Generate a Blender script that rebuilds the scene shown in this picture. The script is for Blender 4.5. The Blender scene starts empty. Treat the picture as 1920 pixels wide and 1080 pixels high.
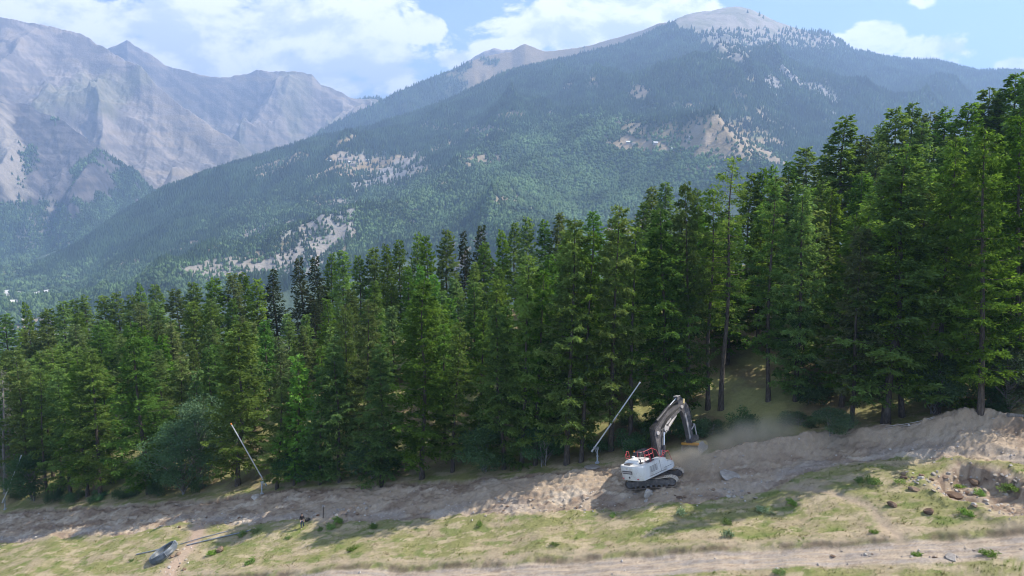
import bpy, math, random
import numpy as np
from mathutils import Vector, Matrix

# ------------------------------------------------------------------ camera, sky, sun, exposure
SC = bpy.context.scene
COL = SC.collection
PITCH = math.radians(8.0)
FPX = 1280.0
cam_d = bpy.data.cameras.new('camera'); cam_d.sensor_width = 36; cam_d.lens = 24
cam_d.clip_start = 0.5; cam_d.clip_end = 60000
cam = bpy.data.objects.new('camera', cam_d); COL.objects.link(cam)
cam.location = (0, 0, 0); cam.rotation_euler = (math.pi/2 - PITCH, 0, 0)
SC.camera = cam

SUN_EL = math.radians(51); SUN_AZ = math.radians(7)      # azimuth measured from +x towards +y
sun_dir = Vector((math.cos(SUN_EL)*math.cos(SUN_AZ), math.cos(SUN_EL)*math.sin(SUN_AZ), math.sin(SUN_EL)))
sd = bpy.data.lights.new('sun', 'SUN'); sd.energy = 3.8; sd.angle = math.radians(0.5); sd.color = (1.0, 0.93, 0.82)
so = bpy.data.objects.new('sun', sd); COL.objects.link(so)
so.rotation_euler = sun_dir.to_track_quat('Z', 'Y').to_euler()
SC.view_settings.view_transform = 'Standard'; SC.view_settings.look = 'None'
SC.view_settings.gamma = 1.0; SC.view_settings.exposure = 1.1
SC.cycles.max_bounces = 6; SC.cycles.diffuse_bounces = 3; SC.cycles.transmission_bounces = 4
SC.cycles.glossy_bounces = 2; SC.cycles.volume_bounces = 3; SC.cycles.transparent_max_bounces = 8
SC.cycles.use_denoising = True; SC.cycles.filter_width = 1.05
SC.cycles.volume_step_rate = 1.0; SC.cycles.volume_max_steps = 128

W = bpy.data.worlds.new('World'); SC.world = W; W.use_nodes = True

class NT:
    """small helper for node trees"""
    def __init__(s, nt): s.nt = nt; s.n = nt.nodes; s.l = nt.links
    def new(s, t, **kw):
        nd = s.n.new(t)
        for k, v in kw.items(): setattr(nd, k, v)
        return nd
    def put(s, sock, v):
        if isinstance(v, bpy.types.NodeSocket): s.l.new(v, sock)
        elif v is not None: sock.default_value = v
    def m(s, op, a, b=None, c=None, clamp=False):
        nd = s.new('ShaderNodeMath', operation=op, use_clamp=clamp)
        s.put(nd.inputs[0], a); s.put(nd.inputs[1], b)
        if c is not None: s.put(nd.inputs[2], c)
        return nd.outputs[0]
    def mix(s, f, a, b, blend='MIX'):
        nd = s.new('ShaderNodeMix', data_type='RGBA', blend_type=blend)
        s.put(nd.inputs[0], f); s.put(nd.inputs[6], a); s.put(nd.inputs[7], b)
        return nd.outputs[2]
    def noise(s, vec, scale, detail=4, rough=.5, dist=0.0):
        nd = s.new('ShaderNodeTexNoise'); s.put(nd.inputs['Vector'], vec)
        nd.inputs['Scale'].default_value = scale; nd.inputs['Detail'].default_value = detail
        nd.inputs['Roughness'].default_value = rough; nd.inputs['Distortion'].default_value = dist
        return nd.outputs['Fac']
    def sstep(s, v, a, b):
        nd = s.new('ShaderNodeMapRange', interpolation_type='SMOOTHSTEP')
        s.put(nd.inputs[0], v); nd.inputs[1].default_value = a; nd.inputs[2].default_value = b
        return nd.outputs[0]

def KX(px): return (px-960)/FPX / math.cos(0)
def dirxk(px, py):
    """pixel of the photograph -> (x/y, z/y) of the world direction"""
    x = (px-960)/FPX; r = (540-py)/FPX
    d = (x, math.cos(PITCH)+r*math.sin(PITCH), -math.sin(PITCH)+r*math.cos(PITCH))
    return d[0]/d[1], d[2]/d[1]

def build_world():
    t = NT(W.node_tree); t.n.clear()
    out = t.new('ShaderNodeOutputWorld'); bg = t.new('ShaderNodeBackground')
    sky = t.new('ShaderNodeTexSky', sky_type='NISHITA'); sky.sun_disc = False
    sky.sun_elevation = SUN_EL; sky.sun_rotation = math.pi/2 - SUN_AZ
    sky.altitude = 1700; sky.dust_density = 1.4; sky.ozone_density = 1.5
    tc = t.new('ShaderNodeTexCoord'); sp = t.new('ShaderNodeSeparateXYZ')
    t.l.new(tc.outputs['Generated'], sp.inputs[0])
    yy = t.m('MAXIMUM', sp.outputs[1], 0.02)
    X = t.m('DIVIDE', sp.outputs[0], yy); K = t.m('DIVIDE', sp.outputs[2], yy)
    cb = t.new('ShaderNodeCombineXYZ'); t.put(cb.inputs[0], X); t.put(cb.inputs[1], t.m('MULTIPLY', K, 1.7)); cb.inputs[2].default_value = 3.7
    blobs = [(120,40,270,75,1.0),(330,80,210,80,1.0),(560,50,200,85,1.0),(640,140,170,55,1.0),(470,120,240,70,1.0),(250,150,260,60,.9),(690,0,90,30,.6),
             (790,48,42,30,.85),(990,60,45,40,.7),(960,100,75,28,.8),(1100,40,170,60,1.0),(1230,20,190,50,1.0),(1390,0,60,20,.5),
             (1650,72,62,34,1.0),(1750,90,75,34,1.0),(1560,85,50,20,.6),(1730,4,26,12,.42),(1900,122,30,14,.7),(860,115,40,18,.6),(330,-60,420,60,.8),(1150,-60,300,60,.8)]
    def mask(dx, dk):
        acc = None
        for (px, py, rx, ry, w) in blobs:
            cx, ck = dirxk(px, py)
            a = t.m('MULTIPLY', t.m('SUBTRACT', X, cx-dx), FPX/rx)
            b = t.m('MULTIPLY', t.m('SUBTRACT', K, ck-dk), FPX/ry)
            q = t.m('SUBTRACT', 1.0, t.m('ADD', t.m('MULTIPLY', a, a), t.m('MULTIPLY', b, b)))
            q = t.m('MULTIPLY', t.m('MAXIMUM', q, -1.2), w)
            acc = q if acc is None else t.m('SMOOTH_MAX', acc, q, .3)
        return acc
    def shifted(dx, dk):
        va = t.new('ShaderNodeVectorMath', operation='ADD'); t.l.new(cb.outputs[0], va.inputs[0]); va.inputs[1].default_value = (dx, dk*1.7, 0)
        n1 = t.noise(va.outputs[0], 8, 12, .62, .25)
        n2 = t.noise(va.outputs[0], 2.6, 4, .5, .0)
        return t.m('ADD', t.m('MULTIPLY', t.m('SUBTRACT', n1, .5), 5.0), t.m('MULTIPLY', t.m('SUBTRACT', n2, .5), 1.6))
    M = mask(0, 0)
    dens = t.m('ADD', t.m('MULTIPLY', M, 1.0), shifted(0, 0))
    # elsewhere in the sky (behind and beside the camera): broken cloud of the same kind
    front = t.sstep(sp.outputs[1], 0.15, 0.4)
    gen = t.m('MULTIPLY', t.m('SUBTRACT', t.noise(tc.outputs['Generated'], 2.2, 8, .55), .53), 5.0)
    dens = t.m('ADD', t.m('MULTIPLY', dens, front), t.m('MULTIPLY', gen, t.m('SUBTRACT', 1.0, front)))
    alpha = t.sstep(dens, -0.12, 0.36)
    lit = t.m('SUBTRACT', shifted(0, 0), shifted(.012, .022))
    shade = t.sstep(t.m('ADD', t.m('MULTIPLY', lit, 1.0), t.m('MULTIPLY', M, -.32)), -.75, .25)
    ccol = t.mix(shade, (4.6, 5.1, 5.9, 1), (7.6, 7.65, 7.7, 1))
    # high thin veil
    veil = t.m('MULTIPLY', t.sstep(t.noise(cb.outputs[0], 1.6, 6, .6), .3, .75), .22)
    lowhaze = t.m('MULTIPLY', t.m('SUBTRACT', 1.0, t.sstep(K, .05, .5)), .25)
    skyc = t.mix(t.m('ADD', veil, lowhaze), sky.outputs[0], (5.2, 6.3, 7.4, 1))
    skyb = t.mix(1.0, skyc, (.84, .90, .97, 1), 'MULTIPLY')
    fin = t.mix(t.m('MULTIPLY', alpha, .93), skyb, ccol)
    t.l.new(fin, bg.inputs[0]); bg.inputs[1].default_value = 0.107
    t.l.new(bg.outputs[0], out.inputs[0])
build_world()

# ------------------------------------------------------------------ numpy helpers
def ray(px, py):
    x = (np.asarray(px, float)-960)/FPX; y = (540-np.asarray(py, float))/FPX
    return np.stack([x+0*y, math.cos(PITCH)+y*math.sin(PITCH), -math.sin(PITCH)+y*math.cos(PITCH)], -1)
def proj(x, y, z):
    d = y*math.cos(PITCH)-z*math.sin(PITCH); up = y*math.sin(PITCH)+z*math.cos(PITCH)
    return 960+FPX*x/d, 540-FPX*up/d, d
def _h(ix, iy, s):
    n = (ix.astype(np.int64)*374761393 + iy.astype(np.int64)*668265263 + s*1442695041) & 0xffffffff
    n = ((n ^ (n >> 13))*1274126177) & 0xffffffff
    return ((n ^ (n >> 16)) & 0xffff)/65535.0
def perlin(x, y, s=0):
    x = np.asarray(x, float); y = np.asarray(y, float)
    ix = np.floor(x); iy = np.floor(y); fx = x-ix; fy = y-iy
    u = fx*fx*fx*(fx*(fx*6-15)+10); v = fy*fy*fy*(fy*(fy*6-15)+10)
    def g(a, b):
        th = _h(ix+a, iy+b, s)*2*math.pi
        return np.cos(th)*(fx-a)+np.sin(th)*(fy-b)
    return ((g(0,0)*(1-u)+g(1,0)*u)*(1-v)+(g(0,1)*(1-u)+g(1,1)*u)*v)*1.5
def fbm(x, y, o=5, s=0, gain=.5, lac=2.03):
    r = 0; a = 1.0; f = 1.0
    for i in range(o):
        r = r+a*perlin(x*f+17.3*i, y*f-9.1*i, s+i); a *= gain; f *= lac
    return r
def ridged(x, y, o=5, s=0, gain=.55):
    r = 0; a = 1.0; f = 1.0; w = 1.0
    for i in range(o):
        n = (1-np.abs(perlin(x*f+7.7*i, y*f+3.1*i, s+i))*1.6)
        n = n*n*w; w = np.clip(n*1.3, 0, 1); r = r+a*(n-.4); a *= gain; f *= 2.07
    return r
def sst(v, a, b):
    t = np.clip((v-a)/(b-a), 0, 1); return t*t*(3-2*t)
def lerp(a, b, f):
    a = np.asarray(a, float); b = np.asarray(b, float)
    return a+(b-a)*np.asarray(f)[..., None]

# ------------------------------------------------------------------ mesh helpers
def mesh_np(name, V, loops, sizes, col=None, mats=(), smooth=False, matidx=None):
    me = bpy.data.meshes.new(name)
    V = np.asarray(V, np.float32); loops = np.asarray(loops, np.int32).ravel(); sizes = np.asarray(sizes, np.int32)
    me.vertices.add(len(V)); me.vertices.foreach_set('co', V.ravel())
    me.loops.add(len(loops)); me.loops.foreach_set('vertex_index', loops)
    me.polygons.add(len(sizes))
    st = np.concatenate([[0], np.cumsum(sizes)[:-1]]).astype(np.int32)
    me.polygons.foreach_set('loop_start', st)
    me.polygons.foreach_set('use_smooth', np.full(len(sizes), smooth))
    if matidx is not None: me.polygons.foreach_set('material_index', np.asarray(matidx, np.int32))
    if col is not None:
        a = me.color_attributes.new('Col', 'FLOAT_COLOR', 'POINT')
        c = np.ones((len(V), 4), np.float32); c[:, :3] = col; a.data.foreach_set('color', c.ravel())
    for m in mats: me.materials.append(m)
    me.update(calc_edges=True); me.validate()
    return me
def link(name, me, parent=None, loc=None, kind=None):
    o = bpy.data.objects.new(name, me); COL.objects.link(o)
    if parent is not None: o.parent = parent
    if loc is not None: o.location = loc
    if kind: o['kind'] = kind
    return o
def thing(name, label, cat, loc=(0,0,0), rot=(0,0,0), group=None, scale=None):
    o = bpy.data.objects.new(name, None); COL.objects.link(o); o.empty_display_size = .3
    o.location = loc; o.rotation_euler = rot
    if scale: o.scale = scale
    o['label'] = label; o['category'] = cat
    if group: o['group'] = group
    return o
def grid_mesh(name, Xg, Yg, Zg, col, mat, smooth=True):
    r, c = Xg.shape
    V = np.stack([Xg, Yg, Zg], -1).reshape(-1, 3)
    i = np.arange((r-1)*c).reshape(r-1, c)[:, :-1].ravel()
    q = np.stack([i, i+1, i+c+1, i+c], -1)
    return mesh_np(name, V, q, np.full(len(q), 4), None if col is None else col.reshape(-1, 3), [mat], smooth)

class MB:
    """collects solid pieces into one mesh"""
    def __init__(s): s.V = []; s.F = []
    def add(s, V, F):
        k = len(s.V); s.V += [Vector(v) for v in V]; s.F += [[i+k for i in f] for f in F]; return s
    def box(s, c, d, rot=None, bev=.0, top=(1, 1)):
        hx, hy, hz = d[0]/2, d[1]/2, d[2]/2; V = []
        b = min(bev, hx*.9, hy*.9, hz*.9)
        if b > 0:
            for (z, ins) in ((-hz, b), (-hz+b, 0), (hz-b, 0), (hz, b)):
                for (x, y) in ((hx-b, hy), (hx, hy-b), (hx, -hy+b), (hx-b, -hy), (-hx+b, -hy), (-hx, -hy+b), (-hx, hy-b), (-hx+b, hy)):
                    sx = 1 if x > 0 else -1; sy = 1 if y > 0 else -1
                    V.append(Vector((x-sx*ins*.7, y-sy*ins*.7, z)))
            F = [list(range(7, -1, -1))[::-1][::-1]] if False else []
            F.append([7,6,5,4,3,2,1,0][::-1]); F.append([24+i for i in range(8)][::-1])
            for L in range(3):
                for i in range(8):
                    j = (i+1) % 8; F.append([L*8+i, L*8+8+i, L*8+8+j, L*8+j])
        else:
            for z in (-hz, hz):
                kx, ky = (1, 1) if z < 0 else top
                for (x, y) in ((-hx, -hy), (hx, -hy), (hx, hy), (-hx, hy)): V.append(Vector((x*kx, y*ky, z)))
            F = [[3,2,1,0],[4,5,6,7],[0,1,5,4],[1,2,6,5],[2,3,7,6],[3,0,4,7]]
        if rot is not None: V = [rot @ v for v in V]
        return s.add([v+Vector(c) for v in V], F)
    def prism(s, poly, y0, y1):
        """polygon in the x-z plane, pushed from y0 to y1"""
        n = len(poly)
        V = [(p[0], y0, p[1]) for p in poly]+[(p[0], y1, p[1]) for p in poly]
        F = [list(range(n)), list(range(2*n-1, n-1, -1))]+[[i, i+n, (i+1) % n+n, (i+1) % n] for i in range(n)]
        return s.add(V, F)
    def cyl(s, a, b, r, r2=None, n=10, caps=True):
        a = Vector(a); b = Vector(b); r2 = r if r2 is None else r2
        d = (b-a).normalized(); u = d.orthogonal().normalized(); v = d.cross(u)
        V = []
        for p, q in ((a, r), (b, r2)):
            for i in range(n):
                t = 2*math.pi*i/n; V.append(p+u*math.cos(t)*q+v*math.sin(t)*q)
        F = [[i, (i+1) % n, n+(i+1) % n, n+i] for i in range(n)]
        if caps: F += [list(range(n-1, -1, -1)), list(range(n, 2*n))]
        return s.add(V, F)
    def tube(s, pts, r, n=8, closed=False):
        pts = [Vector(p) for p in pts]; m = len(pts); V = []; pu = None
        rr = r if isinstance(r, (list, tuple)) else [r]*m
        for i, p in enumerate(pts):
            if closed: d = pts[(i+1) % m]-pts[i-1]
            else: d = pts[min(i+1, m-1)]-pts[max(i-1, 0)]
            d.normalize()
            u = d.orthogonal().normalized() if pu is None else (pu-d*pu.dot(d)).normalized()
            pu = u; v = d.cross(u)
            for k in range(n):
                t = 2*math.pi*k/n; V.append(p+u*math.cos(t)*rr[i]+v*math.sin(t)*rr[i])
        F = []
        for i in range(m if closed else m-1):
            j = (i+1) % m
            for k in range(n): F.append([i*n+k, i*n+(k+1) % n, j*n+(k+1) % n, j*n+k])
        if not closed: F += [list(range(n-1, -1, -1)), [(m-1)*n+k for k in range(n)]]
        return s.add(V, F)
    def build(s, name, mat, parent=None, smooth=False, loc=None):
        me = bpy.data.meshes.new(name); me.from_pydata([tuple(v) for v in s.V], [], s.F); me.materials.append(mat)
        me.validate(); me.update()
        if smooth: me.polygons.foreach_set('use_smooth', np.full(len(me.polygons), True)); me.set_sharp_from_angle(angle=math.radians(35))
        return link(name, me, parent, loc)

# ------------------------------------------------------------------ materials
def mat(name): 
    m = bpy.data.materials.new(name); m.use_nodes = True; t = NT(m.node_tree); t.n.clear()
    out = t.new('ShaderNodeOutputMaterial'); b = t.new('ShaderNodeBsdfPrincipled'); t.l.new(b.outputs[0], out.inputs[0])
    b.inputs['Roughness'].default_value = .9; b.inputs['Specular IOR Level'].default_value = .25
    return m, t, b, out
def solid(name, c, rough=.6, metal=0.0, spec=.4, dirt=0.25, dirtcol=(.30,.24,.19), scale=3.0, bump=0.0):
    m, t, b, out = mat(name)
    tc = t.new('ShaderNodeTexCoord').outputs['Object']
    n = t.noise(tc, scale, 6, .65); n2 = t.noise(tc, scale*9, 3, .5)
    f = t.m('MULTIPLY', t.sstep(t.m('ADD', n, t.m('MULTIPLY', t.m('SUBTRACT', n2, .5), .4)), .42, .78), dirt)
    cc = t.mix(f, (*c, 1), (*dirtcol, 1))
    t.l.new(cc, b.inputs['Base Color']); b.inputs['Roughness'].default_value = rough
    b.inputs['Metallic'].default_value = metal; b.inputs['Specular IOR Level'].default_value = spec
    if bump:
        bp = t.new('ShaderNodeBump'); bp.inputs['Strength'].default_value = bump; bp.inputs['Distance'].default_value = .02
        t.l.new(n2, bp.inputs['Height']); t.l.new(bp.outputs[0], b.inputs['Normal'])
    return m
def colmat(name, s1, a1, s2, a2, bump, bdist, rough=.95, s3=None, spec=.15, tint=None):
    """albedo from the mesh's own colour attribute, broken up by world-space noise"""
    m, t, b, out = mat(name)
    at = t.new('ShaderNodeAttribute'); at.attribute_name = 'Col'
    tc = t.new('ShaderNodeTexCoord').outputs['Object']
    n1 = t.noise(tc, s1, 5, .6); n2 = t.noise(tc, s2, 4, .6)
    v = t.m('ADD', t.m('ADD', 1.0, t.m('MULTIPLY', t.m('SUBTRACT', n1, .5), a1)), t.m('MULTIPLY', t.m('SUBTRACT', n2, .5), a2))
    vc = t.new('ShaderNodeCombineColor'); [t.put(vc.inputs[i], v) for i in range(3)]
    t.l.new(t.mix(1.0, at.outputs['Color'], vc.outputs[0], 'MULTIPLY'), b.inputs['Base Color'])
    b.inputs['Roughness'].default_value = rough; b.inputs['Specular IOR Level'].default_value = spec
    bp = t.new('ShaderNodeBump'); bp.inputs['Strength'].default_value = bump; bp.inputs['Distance'].default_value = bdist
    h = t.m('ADD', n1, t.m('MULTIPLY', n2, .5))
    t.l.new(h, bp.inputs['Height']); t.l.new(bp.outputs[0], b.inputs['Normal'])
    return m
def leafmat(name, dark, light, trans=.35, hue=.12):
    m, t, b, out = mat(name); t.n.remove(b)
    at = t.new('ShaderNodeAttribute'); at.attribute_name = 'Col'
    oi = t.new('ShaderNodeObjectInfo')
    base = t.mix(at.outputs['Fac'], (*dark, 1), (*light, 1))
    hs = t.new('ShaderNodeHueSaturation')
    t.put(hs.inputs['Hue'], t.m('ADD', .5-.008, t.m('MULTIPLY', oi.outputs['Random'], .036)))
    rnd2 = t.m('FRACT', t.m('MULTIPLY', oi.outputs['Random'], 17.3))
    t.put(hs.inputs['Value'], t.m('ADD', .74, t.m('MULTIPLY', rnd2, .6)))
    t.put(hs.inputs['Saturation'], t.m('ADD', .80, t.m('MULTIPLY', t.m('FRACT', t.m('MULTIPLY', oi.outputs['Random'], 7.1)), .3)))
    t.put(hs.inputs['Color'], base)
    d = t.new('ShaderNodeBsdfDiffuse'); tr = t.new('ShaderNodeBsdfTranslucent'); mx = t.new('ShaderNodeMixShader')
    t.l.new(hs.outputs[0], d.inputs[0])
    tc = t.mix(1.0, hs.outputs[0], (1.25, 1.2, .6, 1), 'MULTIPLY'); t.l.new(tc, tr.inputs[0])
    mx.inputs[0].default_value = trans; t.l.new(d.outputs[0], mx.inputs[1]); t.l.new(tr.outputs[0], mx.inputs[2])
    t.l.new(mx.outputs[0], out.inputs[0])
    return m
def barkmat(name, a, b2):
    m, t, b, out = mat(name)
    tc = t.new('ShaderNodeTexCoord').outputs['Object']
    mp = t.new('ShaderNodeMapping'); t.l.new(tc, mp.inputs[0]); mp.inputs['Scale'].default_value = (6, 6, 1.2)
    n = t.noise(mp.outputs[0], 1.5, 6, .65)
    t.l.new(t.mix(t.sstep(n, .35, .7), (*a, 1), (*b2, 1)), b.inputs['Base Color'])
    bp = t.new('ShaderNodeBump'); bp.inputs['Strength'].default_value = .8; bp.inputs['Distance'].default_value = .05
    t.l.new(n, bp.inputs['Height']); t.l.new(bp.outputs[0], b.inputs['Normal'])
    return m

# ------------------------------------------------------------------ the ski slope: shape
UX, UY = .951, -.309
def un(x, y):
    dx = x-9.4; dy = y-71.6
    return dx*UX+dy*UY, -dx*UY+dy*UX
def xy(u, n): return 9.4+u*UX-n*UY, 71.6+u*UY+n*UX
GN = np.array([(-90,-9.5),(-60,-6.8),(-30,-3.6),(-12,-1.8),(0,0),(4,.6),(20,5),(40,10),(60,12.5),(75,11.5),(100,5),(200,-60),(420,-330),(900,-520)], float)
LOW = np.array([(-140,-6),(-85.8,-5.8),(-72.3,-5.7),(-60.4,-6),(-54.2,-4.6),(-50,-5.2),(-41.7,-5.8),(-34,-6.7),(-23.7,-7.5),(-13.1,-8.1),(-4.8,-8.8),(4.8,-8.8),(10.7,-8.7),(17.1,-7.5),(19.9,-5.7),(24.5,-4.5),(28.7,-4.6),(32.6,-5.3),(36.7,-7),(60,-8)], float)
TOP = np.array([(-140,4),(-99.8,3.9),(-87.5,3.6),(-68.9,1.9),(-53.5,1.1),(-40.5,1.9),(-23.6,.2),(-9.5,-1),(-2.3,-.7),(2.4,-.4),(9.6,-.5),(16.4,0),(23.4,1.2),(29.9,1.4),(34.3,1.3),(38.9,.2),(60,0)], float)
def base(x, y):
    u, n = un(x, y)
    uu = 170*np.tanh(u/170.)*1.0
    uu = np.where(np.abs(u) < 110, u, uu*110/ (170*math.tanh(110/170.)))
    return -29.6+.232*uu+np.interp(n, GN[:, 0], GN[:, 1])
def strips(x, y):
    u, n = un(x, y)
    w = .45*fbm(u*.35, n*.35, 4, 5)+.18*fbm(u*1.7, n*1.7, 3, 9)
    lo = np.interp(u, LOW[:, 0], LOW[:, 1]); hi = np.interp(u, TOP[:, 0], TOP[:, 1])
    s = sst(n+w, lo-.18, lo+.18)*(1-sst(n+w*.7, hi-.12, hi+.12))
    road = sst(n+w*.35, -19.1, -18.7)*(1-sst(n+w*.35, -16.5, -16.2))
    return u, n, w, lo, hi, s, road
def hit0(px, py, f=None):
    f = f or base
    d = ray(px, py); t = np.linspace(30, 330, 6001)[:, None]; p = t*d
    z = f(p[:, 0], p[:, 1]); i = int(np.argmax(p[:, 2] < z)); return p[i]
# heaps and hollows: (px, py, radius u, radius n, height)
HEAPS = [(1815,812,3.2,1.5,1.5),(1770,822,2.2,1.0,.55),(1845,838,2.6,1.3,1.0),(1715,826,3.5,1.2,.5),(1600,832,4,1.1,.55),(1500,842,2.0,1.2,.5),(1520,836,.9,.7,.5),(1420,858,3.2,1.6,.7),(1340,872,2.6,1.5,.5),
         (1180,938,2.6,1.5,-.55),(1105,905,3,1.6,.7),(1010,915,4,2,.6),(930,925,3,1.6,.5),(860,940,4,1.6,.45),(1250,930,2.5,1.2,.5),(700,935,5,1.8,.45),(190,1000,2.2,1.1,.55),(85,1012,2.2,1.0,.5),(330,1042,2.0,1.2,.35),
         (620,955,4,1.5,.4),(480,955,4,1.3,-.2),(1370,905,3.4,1.4,.5),(1270,885,3,1.5,.35)]
HEAPS = [(un(*hit0(a, b)[:2]), ru, rn, h) for a, b, ru, rn, h in HEAPS]
PIT = [un(*hit0(a, b)[:2]) for a, b in ((1800,872),(1850,880),(1905,900),(1940,925),(1960,960),(1900,968),(1840,950),(1780,935),(1750,905))]
def inpoly(u, n, P):
    c = np.zeros(np.shape(u), bool); j = len(P)-1
    for i in range(len(P)):
        (xi, yi), (xj, yj) = P[i], P[j]
        c ^= ((yi > n) != (yj > n)) & (u < (xj-xi)*(n-yi)/(yj-yi+1e-9)+xi); j = i
    return c
def polydist(u, n, P):
    d = np.full(np.shape(u), 1e9)
    for i in range(len(P)):
        (ax, ay), (bx, by) = P[i-1], P[i]
        t = np.clip(((u-ax)*(bx-ax)+(n-ay)*(by-ay))/((bx-ax)**2+(by-ay)**2), 0, 1)
        d = np.minimum(d, np.hypot(u-ax-t*(bx-ax), n-ay-t*(by-ay)))
    return np.where(inpoly(u, n, P), d, -d)
DIRT_PATH = [un(*hit0(a, b)[:2]) for a, b in ((1490,912),(1560,925),(1630,950),(1660,985),(1690,1010))]
DIRT_PATH2 = [un(*hit0(a, b)[:2]) for a, b in ((372,985),(368,1010),(350,1035),(325,1060),(318,1079))]
def linedist(u, n, P):
    d = np.full(np.shape(u), 1e9)
    for i in range(1, len(P)):
        (ax, ay), (bx, by) = P[i-1], P[i]
        t = np.clip(((u-ax)*(bx-ax)+(n-ay)*(by-ay))/((bx-ax)**2+(by-ay)**2), 0, 1)
        d = np.minimum(d, np.hypot(u-ax-t*(bx-ax), n-ay-t*(by-ay)))
    return d
def height(x, y, full=False):
    x = np.asarray(x, float); y = np.asarray(y, float)
    u, n, w, lo, hi, s, road = strips(x, y)
    z = base(x, y)
    z = z+.35*fbm(u*.09, n*.09, 3, 31)*sst(np.abs(n), 0, 8)+.05*fbm(u*.8, n*.8, 3, 33)
    # dug strip: rough, with a bank of spoil along its upper edge and a cut
    rough = .30*fbm(u*.22, n*.4, 4, 41)+.15*ridged(u*.4+.3*n, n*1.1, 5, 43)+.14*fbm(u*2.2, n*2.8, 4, 47)
    z = z+s*(rough-.12)
    cut = np.exp(-((n+w*.8-hi+.55)/.38)**2)*sst(fbm(u*.12, u*0, 2, 51), -.35, .15)
    z = z-s*cut*.75+s*np.exp(-((n+w-hi+1.6)/.95)**2)*(.25+.65*sst(u, 9, 16))
    for (hu, hn), ru, rn, h in HEAPS:
        a = ((u-hu)/ru); b = ((n-hn)/rn)
        z = z+h*(.9 if h > 0 else 1)*np.exp(-(a*a+b*b))*(1+.16*fbm(u*.9, n*.9, 3, 61))
    # scarp down to the road, road with ruts
    z = z-(.38+.16*fbm(u*.15, u*0, 2, 152))*(1-sst(n+w*.5, -16.6, -15.7))
    rut = sum(np.exp(-((n+18.3-c+.08*np.sin(u*.5))/.16)**2) for c in (.35, .6, 1.2, 1.45))
    z = z-road*.09*rut+road*.025*fbm(u*.8, n*3, 3, 71)
    pd = polydist(u+w*.9, n+w*.9, PIT)
    z = z-sst(pd, -.05, .5)*(.95+.3*fbm(u*.8, n*.8, 3, 77))+np.exp(-((pd+.9)/.6)**2)*.28
    pth = linedist(u, n+w*.5, DIRT_PATH); pth2 = linedist(u, n+w*.4, DIRT_PATH2)
    z = z-.1*np.exp(-(pth/.5)**2)
    z = z+.025*fbm(u*6, n*6, 2, 81)
    if full: return z, u, n, w, s, road, pd, pth, pth2, cut, lo, hi
    return z
def hit(px, py): return Vector(hit0(px, py, height))
def gz(x, y): return float(height(np.array([x]), np.array([y]))[0])

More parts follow.
